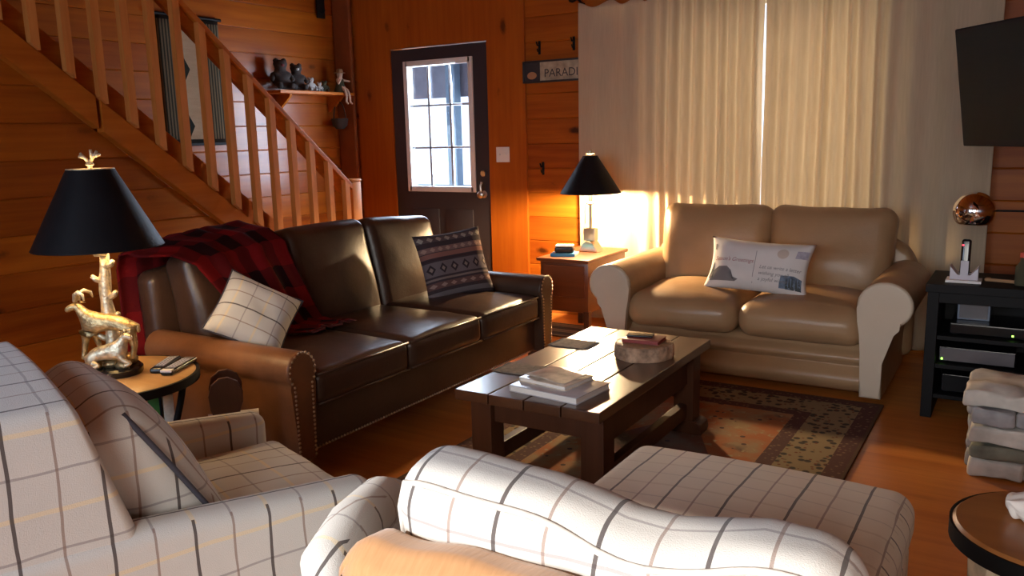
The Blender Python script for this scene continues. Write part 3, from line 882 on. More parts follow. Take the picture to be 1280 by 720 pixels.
def curtain(name, label, xa, xb, seed, gapside):
    rnd = random.Random(seed); n = 12; wd = [2.6, 2.2, 1.5] + [rnd.uniform(.65, 1.15) for _ in range(n - 3)]; ap = [.030, .034, .036] + [rnd.uniform(.034, .060) for _ in range(n - 3)]
    if gapside < 0: wd, ap = wd[::-1], ap[::-1]
    edges = [0.0]
    for q in wd: edges.append(edges[-1] + q)
    tot = edges[-1]; edges = [e / tot for e in edges]; amp = ap
    root = thing(name, label, 'curtain', ((xa + xb) / 2, YB - .10, 0.0)); cx = (xa + xb) / 2
    Z1 = 2.325

    def f(u, v):
        k = max(i for i in range(n) if edges[i] <= u + 1e-9); q = (u - edges[k]) / (edges[k + 1] - edges[k])
        z = .025 + (Z1 - .025) * v
        a = amp[k] * (0.75 + 0.5 * (1 - v))
        yy = -a * (1 - cos(2 * pi * q)) * .5 + .012 * sin(3 * v + seed + 9 * u)
        if v > .93: yy *= 1.0
        x = xa + (xb - xa) * u + .012 * sin(4.0 * v + u * 12 + seed) * (1 - abs(2 * u - 1))
        side = u if gapside > 0 else 1 - u
        x -= gapside * (side ** 8) * .009 * max(0, sin(pi * min(1, max(0, (z - 1.15) / 1.3)))) ** 1.2
        dip = .035 * (1 - abs(2 * q - 1)) if v == 1 else 0
        return Vector((x - cx, yy, z - (.040 * (.5 - .5 * cos(2 * pi * q)) if v > .999 else 0)))
    sheet('panel', f, 180, 46, m_curtain, root, None, .0025)
    for k in range(0, n + 1, 1):
        x = xa + (xb - xa) * edges[k] - cx
        if abs(x) < (xb - xa) / 2 - .01:
            bm = bmesh.new(); tube(bm, [(x, .01 + .024 * cos(a), 2.359 + .024 * sin(a)) for a in (2 * pi * j / 14 for j in range(15))], .0035, 6, False)
            finish('ring', bm, m_black, root)
    return root


curtain('curtain', 'left beige linen curtain panel behind the lamp', -2.875, -1.532, 3, 1)
curtain('curtain', 'right beige linen curtain panel behind the loveseat', -1.527, -0.20, 8, -1)

# ------------------------------------------------------------------ rugs
rg = sb('area_rug', HX, HY, .006, .004, m_rug, None, 10); rg.location = (-1.35, 3.26, .006)
tag(rg, 'rust and beige oriental rug under the coffee table', 'rug')
mt = sb('floor_mat', .42, .175, .005, .004, m_stripe, None, 8); mt.location = (-2.95, 5.17, .005)
tag(mt, 'small dark striped mat on the floor behind the end table', 'mat')


# ------------------------------------------------------------------ brown leather sofa (local front = -Y, turned to face +X)
sofa = thing('sofa', 'long dark brown leather sofa with rolled arms and nailhead trim', 'sofa', (-2.885, 3.225, 0), radians(90))
SL = 1.075
sb('base', SL - .10, .44, .115, .02, m_sofa, sofa, 8, None, T(0, -.0, .245))
cw = (2 * (SL - .17)) / 3
for k in range(3):
    x = -(SL - .17) + cw * (k + .5)
    o = sb('seat_cushion', cw / 2 - .003, .375, .075, .045, m_sofa, sofa, 8, crown(cw / 2, .375, .030, .0, .006, k * 3.3), T(x, -.125, .405))
    bm = bmesh.new()
    hx, hy = cw / 2 - .010, .366
    for zz in (.062, -.062):
        P = [(-hx, -hy, zz), (hx, -hy, zz)]; tube(bm, [Vector(p) + Vector((x, -.125, .405)) for p in P], .006, 6)
    finish('piping', bm, m_sofa, o)
for k in range(3):
    x = -(SL - .17) + cw * (k + .5); arch = .0 if k == 1 else -.0

    def fn(a, b, c, x=x):
        b2 = b - .040 * max(0, 1 - (a / (cw / 2)) ** 2) * max(0, 1 - (c / .27) ** 2) if b < 0 else b
        X = x + a; top = .060 * (1 - (X / 1.0) ** 2)
        t_ = (c + .27) / .54
        return (a, b2 + wob((a + x, b, c), 7, .010, 2), c + top * max(0, t_))
    sb('back_cushion', cw / 2 - .003, .095, .265, .06, m_sofa, sofa, 8, fn, T(x, .30, .64) @ RX(-13))


def fnb(a, b, c):
    top = .075 * (1 - (a / 1.05) ** 2); t_ = max(0, (c + .36) / .72); return (a, b + .05 * t_, c + top * t_)


sb('back_frame', SL - .09, .065, .355, .05, m_sofa, sofa, 10, fnb, T(0, .425, .468))


def roll_profile(r, cx_, cz, inner, outer, zb, a0=225, a1=-45):
    """(x outward, z) polygon: panel with a rolled top"""
    P = [(inner, zb), ]
    n = 16
    for k in range(n + 1):
        a = radians(a0 + (a1 - a0) * k / n); P.append((cx_ + r * cos(a), cz + r * sin(a)))
    P.append((outer, zb)); return P


for sx in (-1, 1):
    prof = roll_profile(.078, .0, .505, -.050, .050, .13)
    poly = [(sx * (SL - .095 + a), z) for a, z in prof]
    a_ = pr('arm', poly, 'Y', -.50, .40, m_sofa_arm_lit if sx < 0 else m_sofa, sofa, .012, 3, None, 60)
    bm = bmesh.new()
    pts = [(sx * (SL - .095 + a * .84), z if z > .2 else z + .02) for a, z in prof]
    path = []
    for (p, q) in zip(pts, pts[1:]):
        L = math.hypot(q[0] - p[0], q[1] - p[1]); n = max(1, int(L / .0175))
        for k in range(n): path.append((p[0] + (q[0] - p[0]) * k / n, p[1] + (q[1] - p[1]) * k / n))
    for (x, z) in path: bmesh.ops.create_icosphere(bm, subdivisions=1, radius=.0066, matrix=T(x, -.502, z) @ Matrix.Diagonal((1, .6, 1, 1)))
    o = finish('nailhead_trim', bm, m_nail, a_); o['kind'] = 'stuff'
bm = bmesh.new(); x = -(SL - .2)
while x < SL - .2:
    bmesh.ops.create_icosphere(bm, subdivisions=1, radius=.0064, matrix=T(x, -.441, .142)); x += .0185
o = finish('nailhead_trim', bm, m_nail, sofa); o['kind'] = 'stuff'
for sx in (-1, 1):
    for yy in (-.42, .40):
        lt('foot', [(.022, 0), (.034, .10), (.036, .135), (0, .135)], m_cherry_leg, sofa, 16, T(sx * (SL - .13), yy, 0))

# red throw over the near end of the sofa back
th = thing('throw_blanket', 'red and black plaid throw draped over the near end of the sofa back', 'throw', (-2.885, 3.225, -.012), radians(90))
path = [(.530, .45), (.545, .70), (.545, .88), (.515, .945), (.45, .958), (.375, .945), (.30, .925), (.225, .86), (.180, .74), (.135, .62), (.095, .53), (.03, .515), (-.06, .520)]


def thf(u, v):
    s_ = u * (len(path) - 1); i = min(int(s_), len(path) - 2); q = s_ - i
    y_ = path[i][0] * (1 - q) + path[i + 1][0] * q; z_ = path[i][1] * (1 - q) + path[i + 1][1] * q
    lo = -1.04 + .85 * max(0, u - .40); hi = -.42 + .34 * max(0, u - .42)
    x_ = lo + (hi - lo) * v
    z_ += .060 * (1 - (x_ / 1.0) ** 2) * (1 if 2 <= s_ <= 7 else max(0, 1 - abs(s_ - 4.5) / 5)) - .035 * max(0, min(1, (-.85 - x_) / .2)) * (1 if u < .65 else 0)
    k = .010 * sin(v * 17 + u * 5) + .006 * sin(v * 31)
    return Vector((x_, y_ - (k + .012 if u > .4 else -k - .008), z_ + abs(k) * .8 + .012))


sheet('cloth', thf, 60, 40, m_buffalo, th, lambda u, v: (u * 1.2, v * .6), .006)
bm = bmesh.new()
for k in range(46):
    p = thf(1, k / 45); tube(bm, [p, p + Vector((0, -.03, -.002))], .0022, 5)
o = finish('fringe', bm, m_plushr, th); o['kind'] = 'stuff'


def place(o, mat4): o.matrix_world = mat4


pw = thing('throw_pillow', 'plaid throw pillow propped against the near arm of the brown sofa', 'pillow')
pillow('cover', .335, .335, .135, m_plaid_uv, pw, (.36, .36))
bm = bmesh.new()
pw.matrix_world = T(-2.83, 2.41, .66) @ RZ(70) @ RX(-38) @ RY(-52)
bm = bmesh.new(); L = [pillow_front(.335, .335, .135, 2 * k / 24 - 1, -1) for k in range(25)] + [pillow_front(.335, .335, .135, 1, 2 * k / 24 - 1) for k in range(1, 25)] + [pillow_front(.335, .335, .135, 1 - 2 * k / 24, 1) for k in range(1, 25)] + [pillow_front(.335, .335, .135, -1, 1 - 2 * k / 24) for k in range(1, 25)]
tube(bm, L, .004, 6); finish('welt', bm, m_darkwelt, pw)
pw = thing('throw_pillow', 'dark banded geometric pillow at the far end of the brown sofa', 'pillow')
pillow('cover', .44, .41, .15, m_aztec, pw)
pw.matrix_world = T(-2.83, 3.90, .665) @ RZ(62) @ RX(-20) @ RY(-4)

# ------------------------------------------------------------------ beige leather loveseat (front = -Y)
lv = thing('loveseat', 'beige leather loveseat with puffy rolled arms in front of the curtains', 'loveseat', (-1.33, 4.90, 0), 0)
LH = .85
# base with two soft horizontal rolls
poly = [(-.40, .03)] + [(-.40 - .050 * sin(pi * k / 8), .03 + .135 * k / 8) for k in range(1, 9)] + [(-.385 - .050 * sin(pi * k / 8), .165 + .095 * k / 8) for k in range(1, 9)] + [(-.36, .30), (.42, .30), (.42, .03)]
pr('base', poly, 'X', -.66, .66, m_love, lv, 0.006, 2, None, 70)
for sx in (-1, 1):
    def fs(a, b, c, sx=sx):
        k = max(0, 1 - (a / .33) ** 2)
        z = c + (.045 * k * (1 - ((b + .05) / .42) ** 2) if c > 0 else 0)
        y_ = b - (.035 * max(0, 1 - (c / .10) ** 2) * k if b < -.2 else 0)
        return (a, y_, z + wob((a, b, c), 6, .010, 5 + sx))
    sb('seat_cushion', .328, .405, .098, .085, m_love, lv, 8, fs, T(sx * .330, -.07, .372))
    def fb(a, b, c, sx=sx):
        k = max(0, 1 - (a / .36) ** 2) * max(0, 1 - (c / .30) ** 2)
        y_ = b - (.055 * k if b < 0 else 0) + wob((a, b, c), 6, .020, 9 + sx)
        flare = 1 + .05 * (c / .28); return (a * flare, y_, c + wob((a, b, c), 5, .012, 1 + sx) + .012 * abs(a / .35) * (c > 0))
    sb('back_cushion', .345, .115, .265, .085, m_love, lv, 8, fb, T(sx * .345, .265, .665) @ RX(-14))


def fbk(a, b, c):
    t_ = max(0, (c + .38) / .76); return (a, b + .06 * t_, c - .20 * max(0, (abs(a) - .55) / .27) ** 2 * t_)


sb('back_frame', .80, .075, .37, .06, m_love, lv, 10, fbk, T(0, .40, .43))
for sx in (-1, 1):
    # S-shaped panel swelling into a fat roll that overhangs outward
    P = [(.0, .03), (.0, .14), (-.004, .26), (-.012, .36), (-.024, .43)]
    n = 20
    for k in range(n + 1):
        a = radians(188 + (-62 - 188) * k / n); P.append((.100 + .130 * cos(a), .515 + .120 * sin(a)))
    P += [(.132, .375), (.112, .31), (.102, .22), (.100, .12), (.104, .03)]
    poly = [(sx * (.655 + a), z) for a, z in P]
    ar = pr('arm', poly, 'Y', -.452, .36, m_love, lv, .004, 2, None, 70)
    pr('arm_front_panel', [(sx * (.655 + .05 + (a - .05) * 1.01), z if z < .1 else z + .001) for a, z in P], 'Y', -.485, -.453, m_love_arm, ar, .022, 4, None, 70)['label'] = 'pale leather front panel'
for sx in (-1, 1):
    for yy in (-.30, .36): lt('foot', [(.03, 0), (.032, .045), (0, .045)], m_black, lv, 14, T(sx * .55, yy, 0.012))

lp = thing('lumbar_pillow', 'white postcard print lumbar pillow lying on the beige loveseat', 'pillow')
PW_, PH_, PT_ = .60, .31, .13
m_pc = simple('white printed linen', (0.66, 0.62, 0.60), 0.9, var=0.05)
pillow('cover', PW_, PH_, PT_, m_pc, lp, None, 30, .09)
MP = T(-1.28, 4.685, .635) @ RZ(-3) @ RX(-22) @ RY(2); lp.matrix_world = MP


def on_pillow(x, z, off=.0018):
    u = max(-1, min(1, x / (PW_ / 2))); v = max(-1, min(1, z / (PH_ / 2)))
    p = pillow_front(PW_, PH_, PT_, u, v, .09); return Vector((p[0], p[1] - off, p[2]))


def patch(name, polyxy, mat, cells=7):
    bm = bmesh.new(); vs = [bm.verts.new((x, 0, z)) for x, z in polyxy]; bm.faces.new(vs)
    bmesh.ops.triangulate(bm, faces=bm.faces); bmesh.ops.subdivide_edges(bm, edges=bm.edges, cuts=3, use_grid_fill=True)
    for v in bm.verts: v.co = on_pillow(v.co.x, v.co.z)
    o = finish(name, bm, mat, lp); return o


def ptext(txt, x, z, size, mat, shear=.25):
    me = text_mesh(txt, size, shear)
    for v in me.vertices: v.co = on_pillow(x + v.co.x, z + v.co.y, .0022)
    me.materials.append(mat); o = bpy.data.objects.new('lettering', me); COL.objects.link(o); o.parent = lp


m_inkr = simple('red print', (0.30, 0.07, 0.08), 0.9); m_inkg = simple('grey print', (0.19, 0.175, 0.18), 0.9); m_inkb = simple('blue print', (0.12, 0.16, 0.22), 0.9, var=.5, scale=40)
m_inkp = simple('lilac print', (0.38, 0.35, 0.42), 0.9, var=.2, scale=50); m_inkt = simple('faded tan print', (0.50, 0.42, 0.36), 0.9); m_inkdk = simple('dark pine print', (0.06, 0.07, 0.075), 0.9)
ptext("Season's Greetings", -.262, .005, .033, m_inkr, .3)
for i, s_ in enumerate(('Let us write a letter', 'wishing you all', 'a joyful winter')): ptext(s_, .028, -.022 - i * .036, .030, m_inkg)
patch('printed_lodge', [(-.27, -.115), (-.105, -.115), (-.085, -.100), (-.13, -.085), (-.135, -.05), (-.165, -.028), (-.22, -.03), (-.255, -.055), (-.275, -.09)], m_inkg)
patch('printed_tree', [(-.283, -.10), (-.25, -.10), (-.262, -.02), (-.267, -.005), (-.272, -.02)], m_inkdk)
patch('printed_lake', [(.150, -.125), (.275, -.118), (.280, -.06), (.235, -.045), (.160, -.050)], m_inkb)
for x in (.195, .212, .228, .250, .266): patch('printed_tree', [(x - .009, -.125), (x + .009, -.125), (x + .002, -.065), (x, -.055), (x - .002, -.065)], m_inkdk)
patch('printed_stamp', [(.225, .055), (.290, .060), (.290, .105), (.228, .10)], m_inkp)
patch('printed_postmark', [(.150 + .034 * cos(2 * pi * k / 14), .075 + .030 * sin(2 * pi * k / 14)) for k in range(14)], m_inkt)
patch('printed_divider', [(-.003, -.115), (0, -.115), (0, .08), (-.003, .08)], m_inkg)
patch('printed_mark', [(-.275, .07), (-.262, .07), (-.26, .105), (-.272, .105)], m_inkg)

# ------------------------------------------------------------------ end table and the lamp on it
et = thing('end_table', 'small red-brown end table with a drawer between sofa and loveseat', 'end table', (-2.61, 5.13, -.075))
bx('top', -.20, .195, -.32, .32, .635, .66, m_cherry, et, .008)
bm = bmesh.new(); box(bm, -.18, .18, -.295, .295, .30, .635, .004); finish('body', bm, m_cherry, et, True, 40)
bx('drawer', -.155, .155, -.301, -.29, .40, .615, m_cherry, et, .005)
for sx in (-1, 1):
    for sy in (-1, 1): bx('leg', sx * .165 - .02, sx * .165 + .02, sy * .278 - .02, sy * .278 + .02, .0865, .31, m_cherry_leg, et, .003)

LX, LY, LZ = -2.60, 5.22, .585
lm = thing('table_lamp', 'table lamp with black cone shade glowing beside the curtain', 'lamp', (LX, LY, LZ)); lm.scale = (.985, .985, .985)
pr('foot', [(-.075, 0), (.075, 0), (.062, .03), (.035, .055), (.02, .075), (-.02, .075), (-.035, .055), (-.062, .03)], 'Y', -.05, .05, m_steel, lm, .006)
bx('block', -.045, .045, -.03, .03, .075, .165, m_steel, lm, .006)
tb('stem', [(0, 0, .16), (0, 0, .46)], .011, m_steel, lm, 14)
lt('socket', [(.014, .33), (.034, .34), (.034, .345), (.016, .355), (.016, .40), (0, .40)], m_steel, lm, 20)
lt('bulb', [(.012, .40), (.022, .425), (.028, .45), (.024, .475), (0, .485)], m_bulb, lm, 20)


def shade(parent, r0, r1, z0, z1):
    lt('lamp_shade', [(r0, z0), (r1, z1)], m_shade_out, parent, 48)
    s_ = parent.children[-1]
    me = s_.data
    bm = bmesh.new()
    n = 48
    for (a, b, c_, d_) in ((r0, z0, r1, z1),):
        pass
    bm.free()
    return s_


def cone_shade(parent, r0, r1, z0, z1, n=48):
    bm = bmesh.new(); out = [(r0, z0), (r1, z1)]
    R1 = [[bm.verts.new((r * cos(2 * pi * k / n), r * sin(2 * pi * k / n), z)) for k in range(n)] for r, z in out]
    for k in range(n): bm.faces.new((R1[0][k], R1[0][(k + 1) % n], R1[1][(k + 1) % n], R1[1][k]))
    me = bpy.data.meshes.new('lamp_shade'); bm.to_mesh(me); bm.free(); me.materials.append(m_shade_out)
    for p in me.polygons: p.use_smooth = True
    o = bpy.data.objects.new('lamp_shade', me); COL.objects.link(o); o.parent = parent
    bm = bmesh.new(); out = [(r0 - .004, z0 + .001), (r1 - .004, z1 - .001)]
    R1 = [[bm.verts.new((r * cos(2 * pi * k / n), r * sin(2 * pi * k / n), z)) for k in range(n)] for r, z in out]
    for k in range(n): bm.faces.new((R1[0][k], R1[1][k], R1[1][(k + 1) % n], R1[0][(k + 1) % n]))
    me = bpy.data.meshes.new('lining'); bm.to_mesh(me); bm.free(); me.materials.append(m_shade_in)
    for p in me.polygons: p.use_smooth = True
    q = bpy.data.objects.new('lining', me); COL.objects.link(q); q.parent = o
    for (r, z, tk) in ((r0 - .002, z0, .003), (r1 - .002, z1, .003)):
        bm = bmesh.new(); tube(bm, [((r) * cos(2 * pi * k / 40), r * sin(2 * pi * k / 40), z) for k in range(41)], tk, 6, False)
        finish('rim', bm, m_shade_out if z == z0 else m_giltpale, o)
    bm = bmesh.new()
    for k in range(3):
        a = 2 * pi * k / 3; tube(bm, [(0, 0, z1 - .012), ((r1 - .006) * cos(a), (r1 - .006) * sin(a), z1 - .004)], .0025, 6)
    finish('spider', bm, m_steel, o)
    return o


cone_shade(lm, .215, .050, .415, .675)
lt('finial', [(.006, .66), (.006, .682), (.030, .684), (.032, .690), (.016, .694), (.016, .712), (.010, .718), (0, .719)], m_giltpale, lm, 16)
tb('pull_chain', [(-.045, 0, .43), (-.045, 0, .20)], .0022, m_steel, lm, 6)


def lamp_light(name, loc, power):
    d_ = bpy.data.lights.new(name, 'POINT'); d_.energy = power; d_.color = (1.0, 0.70, 0.38); d_.shadow_soft_size = .040; d_.use_soft_falloff = False
    o = bpy.data.objects.new(name, d_); COL.objects.link(o); o.location = loc; return o


lamp_light('end_table_lamp_light', (LX, LY, LZ + .45 * .985), 300.0)

bkk = thing('book', 'blue book lying on the end table under a black case', 'book', (-2.67, 4.96, .585), radians(14))
bx('cover', -.085, .085, -.06, .06, 0, .022, m_blue, bkk, .002); bx('pages', -.081, .0865, -.057, .057, .003, .019, m_paper2, bkk, .001)
cs = thing('glasses_case', 'black case with a pale lid on the blue book', 'case', (-2.67, 4.963, .607), radians(20))
sb('body', .065, .042, .020, .012, m_blackgloss, cs, 4, None, T(0, 0, .02)); sb('lid', .060, .038, .006, .005, m_paper, cs, 4, None, T(0, 0, .046))

# ------------------------------------------------------------------ coffee table and what lies on it
ct = thing('coffee_table', 'dark wooden plank coffee table on the rug in the room centre', 'coffee table', (-1.545, 3.13, .012))
TH = .418
for k in range(4):
    x0 = -.315 + k * .1575; bx('top_board', x0 + .0022, x0 + .1553, -.60, .60, TH - .042, TH, m_table, ct, .005)
for sx in (-1, 1):
    bx('side_rail', sx * .245 - .018, sx * .245 + .018, -.46, .46, .235, TH - .042, m_table_leg, ct, .004)
    bx('stretcher', sx * .245 - .020, sx * .245 + .020, -.42, .42, .075, .145, m_table_leg, ct, .004)
for sy in (-1, 1):
    bx('end_rail', -.225, .225, sy * .475 - .02, sy * .475 + .02, .27, TH - .042, m_table_leg, ct, .004)
    for sx in (-1, 1):
        lg = bx('leg', sx * .245 - .048, sx * .245 + .048, sy * .475 - .048, sy * .475 + .048, .055, TH - .042, m_table_leg, ct, .006)
        poly = [(-.07, 0), (.085, 0), (.09, .02), (.085, .05), (.062, .062), (-.055, .062)]
        pr('foot', [(sx * .245 + sx * a, z) for a, z in poly], 'Y', sy * .475 - .052, sy * .475 + .052, m_table_leg, lg, .004)
TZ = .012 + TH


def mat_(label, x, y, rz, group=None):
    o = thing('woven_mat', label, 'mat', (x, y, TZ), radians(rz))
    sb('weave', .085, .075, .0025, .002, m_mat, o, 4, None, T(0, 0, .003))
    bm = bmesh.new()
    for k in range(18):
        for s_ in (-1, 1):
            yy = -.07 + .14 * k / 17; tube(bm, [(s_ * .085, yy, .003), (s_ * .104, yy + .003, .002)], .0018, 5)
    q = finish('fringe', bm, m_mat, o); q['kind'] = 'stuff'


mat_('grey fringed woven mat on the coffee table nearer the books', -1.765, 2.88, 0)
mat_('grey fringed woven mat on the coffee table toward the loveseat', -1.765, 3.36, 0)


def book(label, x, y, z, rz, w_, d_, h_, cov, cat='book', page=None, name='book'):
    o = thing(name, label, cat, (x, y, z), radians(rz))
    bm = bmesh.new(); box(bm, -w_ / 2, w_ / 2, -d_ / 2, d_ / 2, 0, .003, .001); box(bm, -w_ / 2, w_ / 2, -d_ / 2, d_ / 2, h_ - .003, h_, .001); box(bm, -w_ / 2, -w_ / 2 + .004, -d_ / 2, d_ / 2, 0, h_, .001)
    finish('cover', bm, cov, o, True, 40)
    bx('pages', -w_ / 2 + .004, w_ / 2 - .004, -d_ / 2 + .004, d_ / 2 - .004, .003, h_ - .003, page or m_paper, o, 0); return o


m_cov1 = simple('grey white cover', (0.50, 0.50, 0.54), 0.25, var=.15, scale=12)
book('large white hardcover book at the bottom of the pile on the coffee table', -1.485, 2.705, TZ, -6, .31, .235, .026, m_cov1)
book('smaller open faced picture book on top of the coffee table pile', -1.515, 2.735, TZ + .026, -9, .225, .185, .018, m_cover)
lf = sheet('magazine', lambda u, v: Vector((-.10 + .2 * u, -.075 + .15 * v, .004 + .010 * sin(pi * u) * v + .006 * sin(5 * u + 2 * v) * u)), 14, 10, m_cover, None, None, .0012)
lf.location = (-1.515, 2.735, TZ + .046); lf.rotation_euler = (0, 0, radians(-14)); tag(lf, 'curling glossy magazine lying on top of the book pile', 'magazine')

m_slicebark = simple('brown log bark', (0.36, 0.23, 0.15), 0.85, var=0.55, scale=26, bump=0.9, bscale=40)
sl = thing('wood_slice', 'round barked log slice standing on the coffee table', 'log slice', (-1.395, 3.31, TZ))
wf = lambda a, z: .03 * sin(3 * a + .4) + .02 * sin(7 * a) + .012 * sin(17 * a + z * 90)
lt('bark', [(.122, 0), (.128, .008), (.128, .058), (.122, .064)], m_slicebark, sl, 64, None, wf)
t = NT('wood slice rings'); s = t.sep(t.coord()); rr = t.math('SQRT', t.math('ADD', t.math('MULTIPLY', s[0], s[0]), t.math('MULTIPLY', s[1], s[1])))
rr = t.math('ADD', rr, t.math('MULTIPLY', t.noise(t.coord(), 8), .02)); rg_ = t.math('FRACT', t.math('MULTIPLY', rr, 90))
t.base(t.mix(rg_, (0.36, 0.22, 0.12), (0.24, 0.135, 0.07)), .5); m_rings = t.m
lt('cut_face', [(.118, .0645), (.116, .0662), (0, .0665)], m_rings, sl, 64, None, wf)
book('small dark red book lying on the log slice', -1.395, 3.32, TZ + .067, 4, .165, .12, .016, m_red, page=m_red)
ph = sb('mobile_phone', .058, .030, .004, .003, m_blackgloss, None, 3); ph.location = (-1.42, 3.335, TZ + .0875); ph.rotation_euler = (0, 0, radians(12)); tag(ph, 'black phone lying on the small red book', 'phone')


# ------------------------------------------------------------------ plaid armchair on the left (local front = +Y)
c1 = thing('armchair', 'left plaid armchair seen from behind its right arm', 'armchair', (-1.90, 1.215, 0), radians(-19))
W1, D1 = .40, .48
sb('base', W1 - .012, D1 - .03, .135, .03, m_plaid, c1, 8, None, T(0, 0, .185))
sb('seat_cushion', W1 - .105, .36, .075, .05, m_plaid, c1, 8, crown(.29, .36, .032, .0, .006, 4), T(0, .135, .385))
for sx in (-1, 1):
    def fa(a, b, c):
        t_ = max(0, (c + .24) / .48); return (a, b, c - .045 * t_ * max(0, (b + .1)) / .5 + .03 * t_ * max(0, -b - .1))
    sb('arm', .052, D1 - .02, .245, .045, m_plaid, c1, 8, fa, T(sx * (W1 - .052), .005, .345))


def fback(a, b, c):
    t_ = (c + .33) / .66                       # 0 bottom .. 1 top
    f_ = max(0, min(1, (t_ - .42) / .58))      # slope starts at arm height
    y_ = b if b < 0 else b * (1 - .62 * f_)
    return (a * (1 - .02 * t_), y_, c + .018 * (1 - (a / W1) ** 2) * t_)


sb('back_frame', W1 - .006, .19, .325, .030, m_plaid, c1, 9, fback, T(0, -D1 + .20, .560))


def fcu(a, b, c):
    k = max(0, 1 - (a / .31) ** 2) * max(0, 1 - (c / .27) ** 2)
    return (a, b + (.045 * k if b > 0 else 0) + wob((a, b, c), 6, .012, 3), c + .02 * (1 - (a / .3) ** 2) * (c > 0) + wob((a, b, c), 7, .01, 5))


bcu = sb('back_cushion', .285, .085, .245, .065, m_plaid, c1, 8, fcu, T(.01, -.035, .598) @ RX(31))
bm = bmesh.new(); mm = T(.01, -.035, .598) @ RX(31)
tube(bm, [mm @ Vector(p) for p in ((.284, .06, -.20), (.292, .062, -.08), (.292, .062, .06), (.285, .06, .17), (.262, .06, .215))], .0065, 8)
finish('welt', bm, m_darkwelt, bcu)
for sx in (-1, 1):
    for sy in (-1, 1): lt('foot', [(.018, 0), (.026, .055), (0, .055)], m_cherry_leg, c1, 14, T(sx * (W1 - .07), sy * (D1 - .08), 0))

# ------------------------------------------------------------------ plaid chair with tan throw in front of the camera, and its ottoman
c2 = thing('armchair', 'sunlit plaid armchair seen from behind in the foreground, tan throw over its back', 'armchair', (-.52, 1.37, 0), radians(1))
sb('base', .52, .34, .13, .03, m_plaid, c2, 8, None, T(0, -.01, .18))
sb('seat_cushion', .40, .33, .075, .05, m_plaid, c2, 8, crown(.40, .33, .03, 0, .005, 7), T(0, .02, .385))


def fb2(a, b, c):
    t_ = (c + .29) / .58; return (a, b - .05 * t_, c + .02 * (1 - (a / .42) ** 2) * t_)


sb('back_frame', .41, .055, .28, .05, m_plaid, c2, 9, fb2, T(0, -.34, .42))


def fc2(a, b, c):
    k = max(0, 1 - (a / .40) ** 2)
    dip = -.030 * math.exp(-((a - .10) / .12) ** 2) * (c > 0) + .018 * math.exp(-((a + .28) / .16) ** 2) * (c > 0) + .015 * math.exp(-((a - .26) / .08) ** 2) * (c > 0)
    return (a, b + (.03 * k * (1 - (c / .25) ** 2) if b > 0 else -.022 * k * (1 - (c / .25) ** 2)) + wob((a, b, c), 6, .014, 6), c + dip + wob((a, b, c), 7, .010, 8))


m2 = T(-.014, -.225, .604) @ RX(9)
bc2 = sb('back_cushion', .385, .085, .235, .07, m_plaid, c2, 9, fc2, m2)
bm = bmesh.new(); rb = .07 * (1 - .7071); rc = .07 * (1 - .577)
lft = [(-.385 + rb, z) for z in (-.15, -.05, .05, .165)]; cor = [(-.385 + rc, .235 - rc)]; top = [(-.315 + .63 * k / 40, .235 - rb) for k in range(41)]
path2 = lft + cor + top + [(-x, z) for x, z in (lft + cor)[::-1]]
pts = [m2 @ Vector(fc2(x, -.085 + (rc if (x, z) in cor or (-x, z) in cor else rb), z)) for x, z in path2]
tube(bm, pts, .006, 8); finish('welt', bm, m_welt, bc2)
for sx in (-1, 1):
    pth = [(sx * .50, -.38, .600), (sx * .535, -.34, .625), (sx * .60, -.20, .625), (sx * .665, -.04, .600), (sx * .69, .02, .575), (sx * .695, .05, .53)]
    bm = bmesh.new(); tube(bm, pth, [.045, .056, .058, .058, .052, .03], 20)
    P = [(0, -.40, .06), (.02, .42, .06)]
    A = [Vector((sx * (.46), -.37, .06)), Vector((sx * .56, -.37, .06)), Vector((sx * .56, -.36, .60)), Vector((sx * .47, -.36, .60))]
    B = [Vector((sx * .52, .32, .06)), Vector((sx * .63, .32, .06)), Vector((sx * .725, .03, .56)), Vector((sx * .655, .03, .56))]
    va = [bm.verts.new(p) for p in A]; vb = [bm.verts.new(p) for p in B]
    bm.faces.new(va[::-1]); bm.faces.new(vb)
    for k in range(4): bm.faces.new((va[k], va[(k + 1) % 4], vb[(k + 1) % 4], vb[k]))
    finish('arm', bm, m_plaid, c2, True, 60)
for sx in (-1, 1):
    for sy in (-1, 1): lt('foot', [(.018, 0), (.026, .055), (0, .055)], m_cherry_leg, c2, 14, T(sx * .44, .02 + sy * .30, 0))

tt = thing('tan_throw', 'tan chenille throw covering the back of the foreground plaid armchair', 'throw', (-.52, 1.37, 0), radians(1))
prof = [(-.28, .50), (-.30, .62), (-.325, .700), (-.36, .735), (-.41, .742), (-.445, .715), (-.458, .64), (-.452, .50), (-.445, .35), (-.44, .22)]


def ttf(u, v):
    s_ = v * (len(prof) - 1); i = min(int(s_), len(prof) - 2); q = s_ - i
    y_ = prof[i][0] * (1 - q) + prof[i + 1][0] * q; z_ = prof[i][1] * (1 - q) + prof[i + 1][1] * q
    x_ = -.435 + .87 * u; e_ = min(u, 1 - u)
    r_ = max(0, 1 - e_ / .09)
    z_ -= .055 * r_ ** 2 * (1 if z_ > .55 else 0.2); y_ += (.03 * r_ ** 2 if v > .5 else -.0)
    return Vector((x_, y_ + .006 * sin(u * 21 + v * 3), z_ + .014 * (1 - ((x_) / .45) ** 2) + .003 * sin(u * 31)))


sheet('cloth', ttf, 50, 36, m_tan, tt, None, .012)

ot = thing('ottoman', 'large plaid ottoman between the armchair and the coffee table', 'ottoman', (-.615, 2.085, 0), radians(0))


def fo(a, b, c):
    k = max(0, 1 - (a / .42) ** 2) * max(0, 1 - (b / .35) ** 2); return (a, b, c + (.030 * k if c > 0 else 0))


